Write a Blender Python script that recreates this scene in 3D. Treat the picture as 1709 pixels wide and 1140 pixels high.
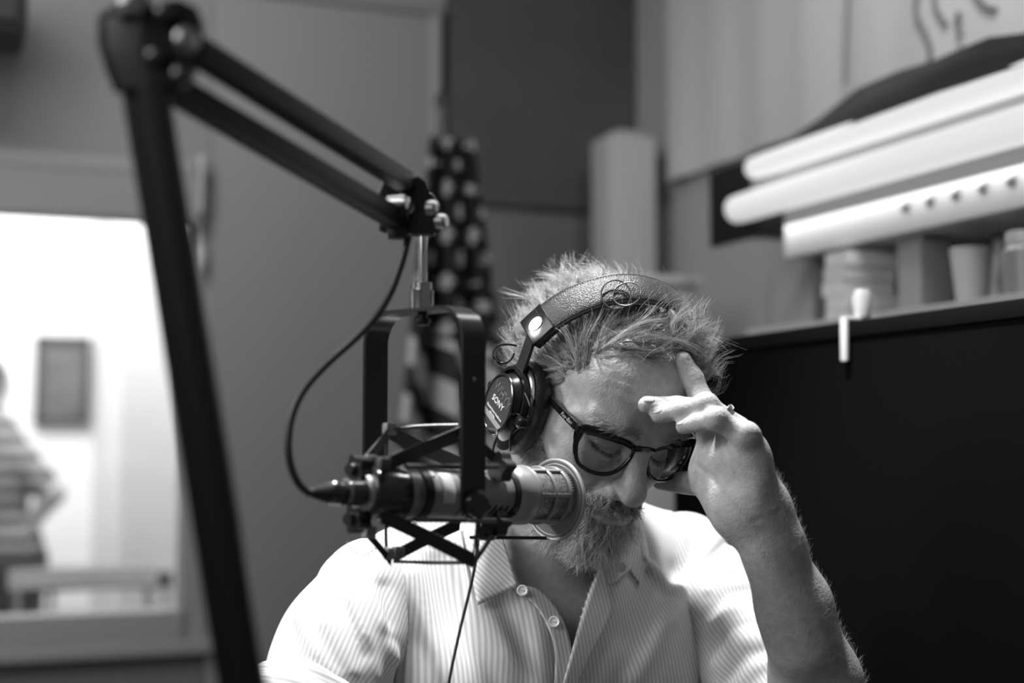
import bpy, math, random
import numpy as np
from mathutils import Vector, Matrix

# ------------------------------------------------------------------ reset
for o in list(bpy.data.objects): bpy.data.objects.remove(o, do_unlink=True)
scene = bpy.context.scene
COL = scene.collection
rng = np.random.default_rng(7)
random.seed(7)

# ------------------------------------------------------------------ camera
FPX = 1709 * 50 / 36
PITCH = math.radians(4.0)
CAMP = np.array([0, 0, 1.22])
RC = np.array([[1, 0, 0], [0, math.cos(PITCH), -math.sin(PITCH)], [0, math.sin(PITCH), math.cos(PITCH)]])
cam_d = bpy.data.cameras.new('camera'); cam = bpy.data.objects.new('camera', cam_d); COL.objects.link(cam)
cam_d.lens = 50; cam_d.sensor_width = 36; cam_d.sensor_fit = 'HORIZONTAL'; cam_d.clip_start = 0.02; cam_d.clip_end = 60
cam.location = CAMP; cam.rotation_euler = (math.pi / 2 + PITCH, 0, 0)
cam_d.dof.use_dof = True; cam_d.dof.focus_distance = 1.34; cam_d.dof.aperture_fstop = 2.3; cam_d.dof.aperture_blades = 9
scene.camera = cam

def W(p):
    "right / depth / up about the tripod head -> world"
    return np.asarray(p, float) @ RC.T + CAMP
def at(x, y, d):
    return W(((x - 854.5) / FPX * d, d, (570 - y) / FPX * d))
def pix(P):
    q = (np.asarray(P, float) - CAMP) @ RC
    return np.stack([854.5 + FPX * q[..., 0] / q[..., 1], 570 - FPX * q[..., 2] / q[..., 1], q[..., 1]], -1)

# ------------------------------------------------------------------ world, lamps, exposure
scene.view_settings.view_transform = 'Standard'
try: scene.view_settings.look = 'None'
except Exception: pass
scene.view_settings.exposure = 0.0; scene.view_settings.gamma = 1.0
scene.view_settings.use_curve_mapping = False
wd = bpy.data.worlds.new('room_air'); scene.world = wd; wd.use_nodes = True
wd.node_tree.nodes['Background'].inputs[0].default_value = (1, 1, 1, 1)
wd.node_tree.nodes['Background'].inputs[1].default_value = 0.10

def lamp(name, kind, loc, aim, power, **kw):
    L = bpy.data.lights.new(name, kind); L.energy = power
    for k, v in kw.items(): setattr(L, k, v)
    o = bpy.data.objects.new(name, L); COL.objects.link(o); o.location = loc
    o.rotation_euler = (Vector(aim) - Vector(loc)).to_track_quat('-Z', 'Y').to_euler()
    return o
HEADC = W((.078, 1.431, -.082))
# ceiling spot over the desk, right above the man
lamp('ceiling_spot', 'SPOT', W((.03, 1.50, 1.20)), W((.08, 1.42, -.2)), 205, spot_size=math.radians(58), spot_blend=.6, shadow_soft_size=.06)
# added soft fill from the front left, out of view, no known fixture
lamp('left_fill_area', 'AREA', W((-1.5, .25, 1.0)), W((.1, 1.5, -.2)), 22, shape='SQUARE', size=1.2)
lamp('window_wall_fill', 'AREA', W((-.9, 2.2, 1.30)), W((-.9, 3.1, .2)), 12, shape='SQUARE', size=.7)  # added unseen light that brightens the window wall
lamp('right_wall_fill', 'SPOT', W((.55, 2.0, 1.25)), W((.75, 2.7, .6)), 24, spot_size=math.radians(75), spot_blend=.8, shadow_soft_size=.1)  # added unseen spot to lift the right wall and paper sheet
lamp('left_fill_spot', 'SPOT', W((-1.30, 1.22, .62)), W((.08, 1.38, -.2)), 52, spot_size=math.radians(36), spot_blend=.6, shadow_soft_size=.15)  # added spot standing in for light from the left on beard and forearm
lamp('right_rim_spot', 'SPOT', W((.85, 2.05, 1.22)), W((.2, 1.35, -.2)), 15, spot_size=math.radians(40), spot_blend=.5, shadow_soft_size=.08)  # added unseen back light for the rim on arm and hair
lamp('next_room_lamp', 'AREA', W((-1.9, 5.0, 1.2)), W((-1.8, 6.0, 0)), 105, shape='SQUARE', size=1.6)

# ------------------------------------------------------------------ materials
MATS = {}
def mat(name, g, rough=.5, metal=0., spec=.5, bump=0, bscale=200, var=0, vscale=20, coat=0, emit=0, sss=0):
    if name in MATS: return MATS[name]
    m = bpy.data.materials.new(name); m.use_nodes = True; MATS[name] = m
    nt = m.node_tree; N = nt.nodes; L = nt.links; b = N['Principled BSDF']
    b.inputs['Base Color'].default_value = (g, g, g, 1); b.inputs['Roughness'].default_value = rough
    b.inputs['Metallic'].default_value = metal; b.inputs['Specular IOR Level'].default_value = spec
    if coat: b.inputs['Coat Weight'].default_value = coat; b.inputs['Coat Roughness'].default_value = .08
    if emit: b.inputs['Emission Color'].default_value = (1, 1, 1, 1); b.inputs['Emission Strength'].default_value = emit
    if sss:
        b.inputs['Subsurface Weight'].default_value = sss; b.inputs['Subsurface Radius'].default_value = (.006, .006, .006); b.inputs['Subsurface Scale'].default_value = 1
    tc = N.new('ShaderNodeTexCoord')
    if var:
        n = N.new('ShaderNodeTexNoise'); n.inputs['Scale'].default_value = vscale; n.inputs['Detail'].default_value = 4
        L.new(tc.outputs['Object'], n.inputs['Vector'])
        r = N.new('ShaderNodeMapRange'); r.inputs[1].default_value = .3; r.inputs[2].default_value = .7
        r.inputs[3].default_value = g * (1 - var); r.inputs[4].default_value = g * (1 + var)
        L.new(n.outputs['Fac'], r.inputs[0])
        c = N.new('ShaderNodeCombineColor')
        for i in range(3): L.new(r.outputs[0], c.inputs[i])
        L.new(c.outputs[0], b.inputs['Base Color'])
    if bump:
        n = N.new('ShaderNodeTexNoise'); n.inputs['Scale'].default_value = bscale; n.inputs['Detail'].default_value = 3
        L.new(tc.outputs['Object'], n.inputs['Vector'])
        bp = N.new('ShaderNodeBump'); bp.inputs['Strength'].default_value = bump; bp.inputs['Distance'].default_value = .002
        L.new(n.outputs['Fac'], bp.inputs['Height']); L.new(bp.outputs[0], b.inputs['Normal'])
    return m
def mat_attr(name, attr, lo, hi, rough=.5, wave=None, spec=.3, transl=0, bump=0):
    "grey from a per-vertex value; wave = stripes per metre along it"
    m = bpy.data.materials.new(name); m.use_nodes = True; MATS[name] = m
    nt = m.node_tree; N = nt.nodes; L = nt.links; b = N['Principled BSDF']
    b.inputs['Roughness'].default_value = rough; b.inputs['Specular IOR Level'].default_value = spec
    a = N.new('ShaderNodeAttribute'); a.attribute_name = attr
    out = a.outputs['Fac']
    if wave:
        mu = N.new('ShaderNodeMath'); mu.operation = 'MULTIPLY'; mu.inputs[1].default_value = wave * 2 * math.pi; L.new(out, mu.inputs[0])
        si = N.new('ShaderNodeMath'); si.operation = 'SINE'; L.new(mu.outputs[0], si.inputs[0]); out = si.outputs[0]
    r = N.new('ShaderNodeMapRange'); r.inputs[1].default_value = -.5 if wave else 0; r.inputs[2].default_value = .6 if wave else 1
    r.inputs[3].default_value = lo; r.inputs[4].default_value = hi; L.new(out, r.inputs[0])
    c = N.new('ShaderNodeCombineColor')
    for i in range(3): L.new(r.outputs[0], c.inputs[i])
    L.new(c.outputs[0], b.inputs['Base Color'])
    if bump:
        tc = N.new('ShaderNodeTexCoord'); n = N.new('ShaderNodeTexNoise'); n.inputs['Scale'].default_value = 60; n.inputs['Detail'].default_value = 5
        L.new(tc.outputs['Object'], n.inputs['Vector'])
        bp = N.new('ShaderNodeBump'); bp.inputs['Strength'].default_value = bump; bp.inputs['Distance'].default_value = .004
        L.new(n.outputs['Fac'], bp.inputs['Height']); L.new(bp.outputs[0], b.inputs['Normal'])
    if transl:
        t = N.new('ShaderNodeBsdfTranslucent'); L.new(c.outputs[0], t.inputs['Color'])
        mx = N.new('ShaderNodeMixShader'); mx.inputs[0].default_value = transl
        L.new(b.outputs[0], mx.inputs[1]); L.new(t.outputs[0], mx.inputs[2]); L.new(mx.outputs[0], N['Material Output'].inputs[0])
    return m
def mat_glass(name, tint=.97, refl=.7):
    m = bpy.data.materials.new(name); m.use_nodes = True; MATS[name] = m
    N = m.node_tree.nodes; L = m.node_tree.links; N.remove(N['Principled BSDF'])
    t = N.new('ShaderNodeBsdfTransparent'); t.inputs[0].default_value = (tint, tint, tint, 1)
    g = N.new('ShaderNodeBsdfGlossy'); g.inputs['Roughness'].default_value = .01
    lw = N.new('ShaderNodeLayerWeight'); lw.inputs[0].default_value = .5; f = N.new('ShaderNodeMapRange'); f.inputs[1].default_value = 0; f.inputs[2].default_value = 1; f.inputs[3].default_value = .018; f.inputs[4].default_value = refl
    pw = N.new('ShaderNodeMath'); pw.operation = 'POWER'; pw.inputs[1].default_value = 4; L.new(lw.outputs['Facing'], pw.inputs[0]); L.new(pw.outputs[0], f.inputs[0])
    mx = N.new('ShaderNodeMixShader'); L.new(f.outputs[0], mx.inputs[0]); L.new(t.outputs[0], mx.inputs[1]); L.new(g.outputs[0], mx.inputs[2])
    L.new(mx.outputs[0], N['Material Output'].inputs[0]); return m

M_BLACK = mat('black_satin_metal', .012, .35, spec=.5)
M_BLACKP = mat('black_gloss_plastic', .010, .18, spec=.6)
M_BOOM = mat('black_powder_coat', .008, .48, spec=.28, bump=.05, bscale=900)
M_RUB = mat('black_rubber', .014, .55)
M_CHROME = mat('polished_chrome', .75, .12, metal=1)
M_STEEL = mat('brushed_steel', .45, .35, metal=1)
M_DKSTEEL = mat('gunmetal', .12, .3, metal=1)
M_WALL = mat('painted_wall', .34, .8, var=.04, vscale=3, bump=.05, bscale=120)
M_DWALL = mat('dark_fabric_wall', .105, .9, var=.08, vscale=5, bump=.2, bscale=300)
M_SKIN = mat('skin', .42, .52, spec=.38, var=.13, vscale=120, bump=.32, bscale=420, sss=.06)
M_LENS = mat_glass('lens_glass', .98)
M_WGLASS = mat_glass('window_glass', .96)

# ------------------------------------------------------------------ mesh helpers
def mesh_obj(name, V, Fc, m, parent=None, smooth=True, attrs=None):
    me = bpy.data.meshes.new(name)
    V = np.asarray(V, float)
    o = bpy.data.objects.new(name, me); COL.objects.link(o)
    if parent is not None:
        o.parent = parent
        q = parent; off = Vector((0, 0, 0))
        while q is not None: off += Vector(q.location); q = q.parent
        V = V - np.array(off)
    if isinstance(Fc, np.ndarray):
        k = Fc.shape[1]; n = len(Fc)
        me.vertices.add(len(V)); me.vertices.foreach_set('co', V.astype(np.float32).ravel())
        me.loops.add(n * k); me.loops.foreach_set('vertex_index', Fc.astype(np.int32).ravel())
        me.polygons.add(n); me.polygons.foreach_set('loop_start', np.arange(n, dtype=np.int32) * k)
        me.update(calc_edges=True)
    else:
        me.from_pydata([tuple(v) for v in V], [], [tuple(f) for f in Fc]); me.update()
    if smooth: me.polygons.foreach_set('use_smooth', np.ones(len(me.polygons), bool))
    if attrs:
        for k, a in attrs.items():
            at_ = me.attributes.new(k, 'FLOAT', 'POINT'); at_.data.foreach_set('value', np.asarray(a, np.float32))
    me.materials.append(m)
    return o
def autosmooth(o, deg=35):
    me = o.data; me.update()
    import bmesh
    bm = bmesh.new(); bm.from_mesh(me); bmesh.ops.recalc_face_normals(bm, faces=bm.faces)
    for f in bm.faces: f.smooth = True
    lim = math.radians(deg)
    for e in bm.edges:
        if len(e.link_faces) == 2 and e.calc_face_angle(0) > lim: e.smooth = False
    bm.to_mesh(me); bm.free(); return o
def tag(o, label=None, cat=None, group=None, kind=None):
    if label: o['label'] = label
    if cat: o['category'] = cat
    if group: o['group'] = group
    if kind: o['kind'] = kind
    return o
def thing(name, loc, label, cat, group=None):
    o = bpy.data.objects.new(name, None); COL.objects.link(o); o.location = loc; o.empty_display_size = .05
    return tag(o, label, cat, group)

class MB:
    def __init__(s): s.v = []; s.f = []
    def add(s, V, F):
        n = len(s.v); s.v += [tuple(map(float, v)) for v in V]; s.f += [tuple(int(i) + n for i in f) for f in F]; return s
    def box(s, c, ax, half, bev=0):
        "oriented box; ax = 3 unit vectors, half = 3 half sizes; bev chamfers the edges"
        c = np.array(c, float); A = np.array(ax, float); h = np.array(half, float)
        if bev <= 0:
            V = [c + A.T @ (h * np.array((i, j, k))) for i in (-1, 1) for j in (-1, 1) for k in (-1, 1)]
            return s.add(V, [(0, 1, 3, 2), (4, 6, 7, 5), (0, 4, 5, 1), (2, 3, 7, 6), (0, 2, 6, 4), (1, 5, 7, 3)])
        import bmesh
        bm = bmesh.new(); bmesh.ops.create_cube(bm, size=2)
        for v in bm.verts: v.co = Vector(h * np.array(v.co))
        bmesh.ops.bevel(bm, geom=bm.edges[:], offset=bev, segments=2, affect='EDGES', profile=.6)
        bm.verts.index_update()
        V = [c + A.T @ np.array(v.co) for v in bm.verts]; F = [[v.index for v in f.verts] for f in bm.faces]; bm.free()
        return s.add(V, F)
    def tube(s, P, R, n=12, caps=True, closed=False):
        P = np.array(P, float); R = np.ones(len(P)) * np.array(R, float)
        T = np.gradient(P, axis=0) if not closed else np.roll(P, -1, 0) - np.roll(P, 1, 0)
        T /= np.linalg.norm(T, axis=1)[:, None] + 1e-12
        u = np.cross(T[0], (0, 0, 1.)) if abs(T[0][2]) < .9 else np.cross(T[0], (1., 0, 0)); u /= np.linalg.norm(u)
        V = []; m = len(P)
        for i in range(m):
            u = u - T[i] * (u @ T[i]); u /= np.linalg.norm(u); w = np.cross(T[i], u)
            for k in range(n):
                a = 2 * math.pi * k / n; V.append(P[i] + R[i] * (math.cos(a) * u + math.sin(a) * w))
        F = []
        for i in range(m if closed else m - 1):
            j = (i + 1) % m
            for k in range(n):
                k2 = (k + 1) % n; F.append((i * n + k, i * n + k2, j * n + k2, j * n + k))
        if caps and not closed:
            F.append(tuple(range(n - 1, -1, -1))); F.append(tuple((m - 1) * n + k for k in range(n)))
        return s.add(V, F)
    def lathe(s, a, axis, prof, n=32):
        "prof = (distance along axis, radius)"
        a = np.array(a, float); axis = np.array(axis, float); axis /= np.linalg.norm(axis)
        u = np.cross(axis, (0, 0, 1.)); u = u / np.linalg.norm(u) if np.linalg.norm(u) > .1 else np.array([1., 0, 0]); w = np.cross(axis, u)
        V = []; F = []; m = len(prof)
        for (t, r) in prof:
            for k in range(n):
                g = 2 * math.pi * k / n; V.append(a + axis * t + r * (math.cos(g) * u + math.sin(g) * w))
        for i in range(m - 1):
            for k in range(n):
                k2 = (k + 1) % n; F.append((i * n + k, (i + 1) * n + k, (i + 1) * n + k2, i * n + k2))
        F.append(tuple(range(n))); F.append(tuple((m - 1) * n + k for k in reversed(range(n))))
        return s.add(V, F)
    def band(s, P, wdir, w, t, nrm=None):
        "flat strap through P, width w along wdir (one or per point), thickness t"
        P = np.array(P, float); m = len(P); Wd = np.array(wdir, float)
        if Wd.ndim == 1: Wd = np.tile(Wd, (m, 1))
        Wd = Wd / np.linalg.norm(Wd, axis=1)[:, None]
        T = np.gradient(P, axis=0); T /= np.linalg.norm(T, axis=1)[:, None]
        Nn = np.cross(T, Wd); Nn /= np.linalg.norm(Nn, axis=1)[:, None]
        ww = np.ones(m) * np.array(w)
        V = []
        for i in range(m):
            for (a, b) in ((-1, -1), (1, -1), (1, 1), (-1, 1)): V.append(P[i] + Wd[i] * a * ww[i] / 2 + Nn[i] * b * t / 2)
        F = []
        for i in range(m - 1):
            for k in range(4): k2 = (k + 1) % 4; F.append((i * 4 + k, i * 4 + k2, i * 4 + 4 + k2, i * 4 + 4 + k))
        F += [(3, 2, 1, 0), tuple((m - 1) * 4 + k for k in range(4))]
        return s.add(V, F)
    def prism(s, poly, nrm, t):
        "flat polygon (3D points) thickened by t along nrm"
        poly = np.array(poly, float); nrm = np.array(nrm, float) / np.linalg.norm(nrm); k = len(poly)
        V = list(poly) + list(poly + nrm * t)
        return s.add(V, [tuple(range(k - 1, -1, -1)), tuple(range(k, 2 * k))] + [(i, (i + 1) % k, k + (i + 1) % k, k + i) for i in range(k)])
    def build(s, name, m, parent=None, smooth=True, deg=35, xf=None):
        V = np.array(s.v)
        if xf is not None: V = xf(V)
        o = mesh_obj(name, V, s.f, m, parent, smooth)
        if smooth: autosmooth(o, deg)
        return o
def spline(P, n=40):
    P = np.array(P, float); m = len(P); Q = np.vstack([2 * P[0] - P[1], P, 2 * P[-1] - P[-2]])
    out = []
    for t in np.linspace(0, m - 1 - 1e-9, n):
        i = int(t); f = t - i; a, b, c, d = Q[i:i + 4]
        out.append(.5 * (2 * b + (c - a) * f + (2 * a - 5 * b + 4 * c - d) * f * f + (3 * b - a - 3 * c + d) * f ** 3))
    return np.array(out)
def unit(v): v = np.array(v, float); return v / np.linalg.norm(v)

# ------------------------------------------------------------------ implicit surfaces (clay-like modelling)
f32 = np.float32
def ell(p, c, r):
    q = (p - np.array(c, f32)) / np.array(r, f32); k0 = np.sqrt((q * q).sum(-1)); q /= np.array(r, f32)
    k1 = np.sqrt((q * q).sum(-1)) + 1e-9; return k0 * (k0 - 1) / k1
def rcone(p, a, b, ra, rb):
    a = np.array(a, f32); b = np.array(b, f32); ab = b - a
    t = np.clip(((p - a) @ ab) / float(ab @ ab), 0, 1); q = p - a - t[..., None] * ab
    return np.sqrt((q * q).sum(-1)) - (ra + (rb - ra) * t)
def smin(a, b, k):
    h = np.maximum(k - np.abs(a - b), 0) / k; return np.minimum(a, b) - h * h * (k / 4)
def smax(a, b, k): return -smin(-a, -b, k)
def chain(p, pts, rr, k=0):
    d = None
    for i in range(len(pts) - 1):
        e = rcone(p, pts[i], pts[i + 1], rr[i], rr[i + 1]); d = e if d is None else (smin(d, e, k) if k else np.minimum(d, e))
    return d
def pdist(p, pts): return chain(p, pts, [0] * len(pts))
def ridge(p, pts, w):
    d = pdist(p, pts); return np.exp(-(d / w) ** 2)

def polygonise(sdf, lo, hi, h, bs=8):
    "sparse surface nets: returns verts, quads"
    lo = np.array(lo, float); hi = np.array(hi, float)
    nb = np.ceil((hi - lo) / (h * bs)).astype(int)
    I = np.stack(np.meshgrid(*[np.arange(n) for n in nb], indexing='ij'), -1).reshape(-1, 3)
    cen = (lo + (I + .5) * h * bs).astype(f32)
    dc = np.concatenate([sdf(c) for c in np.array_split(cen, max(1, len(cen) // 60000))])
    I = I[np.abs(dc) < h * bs * 1.05]
    g = np.arange(bs + 1); G = np.stack(np.meshgrid(g, g, g, indexing='ij'), -1).reshape(-1, 3)
    keys = []; verts = []; edges = [[], [], []]
    NX, NY, NZ = (nb * bs + 3)
    key = lambda c: ((c[..., 0] + 1).astype(np.int64) * NY + c[..., 1] + 1) * NZ + c[..., 2] + 1
    for B in np.array_split(I, max(1, len(I) // 400)):
        gi = B[:, None, :] * bs + G[None]
        D = sdf((lo + gi.reshape(-1, 3) * h).astype(f32)).reshape(len(B), bs + 1, bs + 1, bs + 1)
        S = D < 0
        c8 = [(a, b, c) for a in (0, 1) for b in (0, 1) for c in (0, 1)]
        sl = lambda A, a, b, c: A[:, a:bs + a, b:bs + b, c:bs + c]
        cnt = sum(sl(S, *c).astype(np.int8) for c in c8)
        ix = np.argwhere((cnt > 0) & (cnt < 8))
        if len(ix) == 0: continue
        acc = np.zeros((len(ix), 3)); n = np.zeros(len(ix))
        val = {c: D[ix[:, 0], ix[:, 1] + c[0], ix[:, 2] + c[1], ix[:, 3] + c[2]] for c in c8}
        for c in c8:
            for a in range(3):
                if c[a] == 0:
                    e = list(c); e[a] = 1; e = tuple(e); va, vb = val[c], val[e]
                    ok = (va < 0) != (vb < 0); t = np.where(ok, va / np.where(ok, va - vb, 1), 0)
                    pt = np.tile(np.array(c, float), (len(ix), 1)); pt[:, a] += t
                    acc += pt * ok[:, None]; n += ok
        cell = B[ix[:, 0]] * bs + ix[:, 1:]
        keys.append(key(cell)); verts.append(lo + (cell + acc / n[:, None]) * h)
        for a in range(3):   # sign-changing grid edges starting at the low corner of a cell
            e = [0, 0, 0]; e[a] = 1
            ch = sl(S, 0, 0, 0) != sl(S, *e); ex = np.argwhere(ch)
            fl = S[ex[:, 0], ex[:, 1], ex[:, 2], ex[:, 3]]
            edges[a].append((B[ex[:, 0]] * bs + ex[:, 1:], fl))
    keys = np.concatenate(keys); V = np.concatenate(verts); o = np.argsort(keys); keys = keys[o]; V = V[o]
    Q = []
    for a in range(3):
        E = np.concatenate([x[0] for x in edges[a]]); fl = np.concatenate([x[1] for x in edges[a]])
        b, c = (a + 1) % 3, (a + 2) % 3
        ids = []; ok = np.ones(len(E), bool)
        for (db, dc_) in ((0, 0), (-1, 0), (-1, -1), (0, -1)):
            cc = E.copy(); cc[:, b] += db; cc[:, c] += dc_; k = key(cc); j = np.searchsorted(keys, k); j = np.minimum(j, len(keys) - 1)
            ok &= keys[j] == k; ids.append(j)
        q = np.stack(ids, -1)
        q[~fl] = q[~fl][:, ::-1]
        Q.append(q[ok])
    return V, np.concatenate(Q)
def relax(V, Q, it=1, lam=.5):
    for _ in range(it):
        S = np.zeros_like(V); n = np.zeros(len(V))
        for i in range(4):
            np.add.at(S, Q[:, i], V[Q[:, (i + 1) % 4]] + V[Q[:, i - 1]]); np.add.at(n, Q[:, i], 2)
        n[n == 0] = 1; V = V + lam * (S / n[:, None] - V)
    return V
def normals(V, Q):
    fn = np.cross(V[Q[:, 2]] - V[Q[:, 0]], V[Q[:, 3]] - V[Q[:, 1]]); N = np.zeros_like(V)
    for i in range(4): np.add.at(N, Q[:, i], fn)
    return N / (np.linalg.norm(N, axis=1)[:, None] + 1e-12)
def hit(sdf, xy, d0=.9, d1=2.2):
    "where the sight line through a point of the photograph meets a surface"
    xy = np.array(xy, float).reshape(-1, 2)
    D = np.stack([(xy[:, 0] - 854.5) / FPX, np.ones(len(xy)), (570 - xy[:, 1]) / FPX], -1) @ RC.T
    t = np.full(len(xy), d0)
    for _ in range(90):
        s = sdf((CAMP + D * t[:, None]).astype(f32)); t = np.minimum(t + s * .7, d1)
    return CAMP + D * t[:, None]

# ================================================================== the room
# room axes about the camera foot (level ground plan): A runs along the window wall to the right, B out of that wall into the room
YAWA = math.atan2(1, 2.55)
AX = np.array([math.cos(YAWA), math.sin(YAWA), 0]); BX = np.array([math.sin(YAWA), -math.cos(YAWA), 0]); ZZ = np.array([0, 0, 1.])
CORNER = np.array([.318, 3.74, 0])
def RM(a, b, z): return CORNER + AX * a + BX * b + ZZ * z        # a<0 along window wall, b>0 along right wall toward the camera
ROOM = (AX, BX, ZZ)
def on_wall(px, py, b=0.):
    "point of the window wall (b metres in front of it) seen at a pixel -> (a, z)"
    D = np.array([(px - 854.5) / FPX, 1, (570 - py) / FPX]) @ RC.T
    t = ((CORNER + BX * b - CAMP) @ BX) / (D @ BX); P = CAMP + D * t - CORNER; return P @ AX, P[2]
def on_right(px, py, a=0.):
    "point of the right wall (a metres left of it) seen at a pixel -> (b, z)"
    D = np.array([(px - 854.5) / FPX, 1, (570 - py) / FPX]) @ RC.T
    t = ((CORNER - AX * a - CAMP) @ AX) / (D @ AX); P = CAMP + D * t - CORNER; return P @ BX, P[2]
def bxr(mb, a0, a1, b0, b1, z0, z1, bev=0):
    return mb.box(RM((a0 + a1) / 2, (b0 + b1) / 2, (z0 + z1) / 2), ROOM, (abs(a1 - a0) / 2, abs(b1 - b0) / 2, abs(z1 - z0) / 2), bev)
CEIL = 2.75
bxr(MB(), -4.2, .12, -.10, 4.4, -.08, 0).build('floor', mat('dark_carpet', .06, .95, bump=.4, bscale=400), smooth=False)['kind'] = 'structure'
bxr(MB(), -4.2, .12, -.10, 4.4, CEIL, CEIL + .08).build('ceiling', mat('ceiling_tile', .5, .9, bump=.2, bscale=150), smooth=False)['kind'] = 'structure'
# window wall with an opening
wa0, wz1 = on_wall(-260, 368); wa1, _ = on_wall(318, 700); _, wz0 = on_wall(150, 1038)
_, wz1 = on_wall(120, 330)
wl = MB()
bxr(wl, -4.2, wa0, -.10, 0, 0, CEIL); bxr(wl, wa1, .0, -.10, 0, 0, CEIL); bxr(wl, wa0, wa1, -.10, 0, 0, wz0); bxr(wl, wa0, wa1, -.10, 0, wz1, CEIL)
tag(wl.build('wall_left', M_WALL, smooth=False), kind='structure')
wr = MB(); bxr(wr, 0, .10, -.10, 4.4, 0, CEIL)
tag(wr.build('wall_right', mat('pale_wall', .42, .8, bump=.05, bscale=120), smooth=False), kind='structure')
# dark acoustic cladding between the blind and the corner
da0, dz = on_wall(742, 340); 
dk = MB(); bxr(dk, da0, -.002, .0, .035, dz, CEIL - .002)
tag(dk.build('trim_1', M_DWALL, smooth=False), kind='structure')
dk = MB(); bxr(dk, da0, -.002, .0, .02, .0, dz - .012)
tag(dk.build('trim_2', mat('grey_fabric_panel', .20, .9, bump=.2, bscale=300), smooth=False), kind='structure')
# the window: frame, sill, glass
win = thing('window_1', RM((wa0 + wa1) / 2, 0, wz0), None, None); win['kind'] = 'structure'
M_FRAME = mat('window_frame_paint', .42, .5)
fr = MB(); t_ = .045
bxr(fr, wa0 - t_, wa0 + .02, -.06, .03, wz0 - t_, wz1 + t_, .004); bxr(fr, wa1 - .02, wa1 + t_, -.06, .03, wz0 - t_, wz1 + t_, .004)
bxr(fr, wa0, wa1, -.06, .03, wz0 - t_, wz0 + .02, .004); bxr(fr, wa0, wa1, -.06, .03, wz1 - .02, wz1 + t_, .004)
fr.build('window_frame', M_FRAME, win)
bxr(MB(), wa0 + .02, wa1 - .02, -.045, -.039, wz0 + .02, wz1 - .02).build('window_pane', M_WGLASS, win, smooth=False)
bxr(MB(), wa0 - .08, wa1 + .08, -.02, .07, wz0 - .075, wz0 - .045, .006).build('window_sill', M_FRAME, win)
# roller blind housing over the window
_, bz1 = on_wall(170, 248, .08); _, bz0 = on_wall(100, 366, .08); ba1, _ = on_wall(338, 300, .08); ba0, _ = on_wall(-300, 300, .08)
bl = thing('roller_blind', RM((ba0 + ba1) / 2, .05, bz0), 'grey roller blind pulled up above the bright window', 'blind')
mb = MB(); mb.tube([RM(ba0 + .01, .055, bz1 - .045), RM(ba1 - .02, .055, bz1 - .045)], .038, 24); mb.build('fabric_roll', mat('blind_fabric', .36, .85, bump=.2, bscale=500), bl)
mb = MB(); bxr(mb, ba0, ba1 - .015, .085, .090, bz0 + .015, bz1 - .05); mb.build('fabric_drop', MATS['blind_fabric'], bl, smooth=False)
bxr(MB(), ba0, ba1 - .012, .080, .096, bz0, bz0 + .018, .003).build('bottom_bar', mat('blind_bar', .25, .5), bl)
bxr(MB(), ba1 - .012, ba1, .0, .10, bz0 + .03, bz1, .004).build('end_bracket', mat('blind_bracket', .6, .5), bl)
cx, cz_ = on_wall(332, 420, .06)
mb = MB(); mb.tube([RM(cx, .07, bz1 - .03), RM(cx, .07, cz_)], .004, 8); mb.lathe(RM(cx, .07, cz_), (0, 0, -1), [(-.015, .006), (0, .012), (.03, .013), (.045, .006)], 12)
mb.build('pull_cord', mat('white_plastic', .75, .4), bl)
# big pale wall panel right of the window with its own hanging rail
pa0, _ = on_wall(352, 400, .03); pa1, pz1 = on_wall(732, 30, .03)
_, pz1b = on_wall(520, 0, .03)
pn = thing('wall_panel', RM((pa0 + pa1) / 2, 0, .35), 'tall smooth grey acoustic panel between window and flag', 'panel')
bxr(MB(), pa0, pa1 - .02, .001, .045, .35, pz1, .004).build('panel_face', mat('panel_fabric', .335, .9, bump=.15, bscale=500), pn)
bxr(MB(), pa1 - .028, pa1, .001, .052, .35, pz1 + .01, .003).build('edge_trim', mat('panel_edge', .40, .6), pn)
bxr(MB(), pa0, pa1, .001, .058, pz1, pz1 + .03, .003).build('top_rail', mat('panel_rail', .30, .6), pn)
# next room behind the glass
nr_ = MB(); bxr(nr_, wa0 - 1.6, wa1 + 1.3, -3.1, -3.0, 0, 3.0)
tag(nr_.build('wall_back', mat('white_wall', .82, .8), smooth=False), kind='structure')
na1, _ = on_wall(190, 600, -2.2)
nr_ = MB(); bxr(nr_, na1, na1 + .28, -3.0, -1.9, 0, 3.0)
tag(nr_.build('trim_3', mat('column_paint', .66, .8), smooth=False), kind='structure')
nr_ = MB(); bxr(nr_, na1 + .28, na1 + .4, -3.0, -.10, 0, 3.0)
tag(nr_.build('wall_far', MATS['white_wall'], smooth=False), kind='structure')
nr_ = MB(); bxr(nr_, wa0 - 1.6, na1 + .4, -3.1, -.10, 2.95, 3.0)
tag(nr_.build('trim_4', MATS['white_wall'], smooth=False), kind='structure')
# floor of the next room
nr_ = MB(); bxr(nr_, wa0 - 1.6, na1 + .4, -3.1, -.10, -.06, 0)
tag(nr_.build('trim_5', mat('next_floor', .8, .7), smooth=False), kind='structure')
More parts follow.
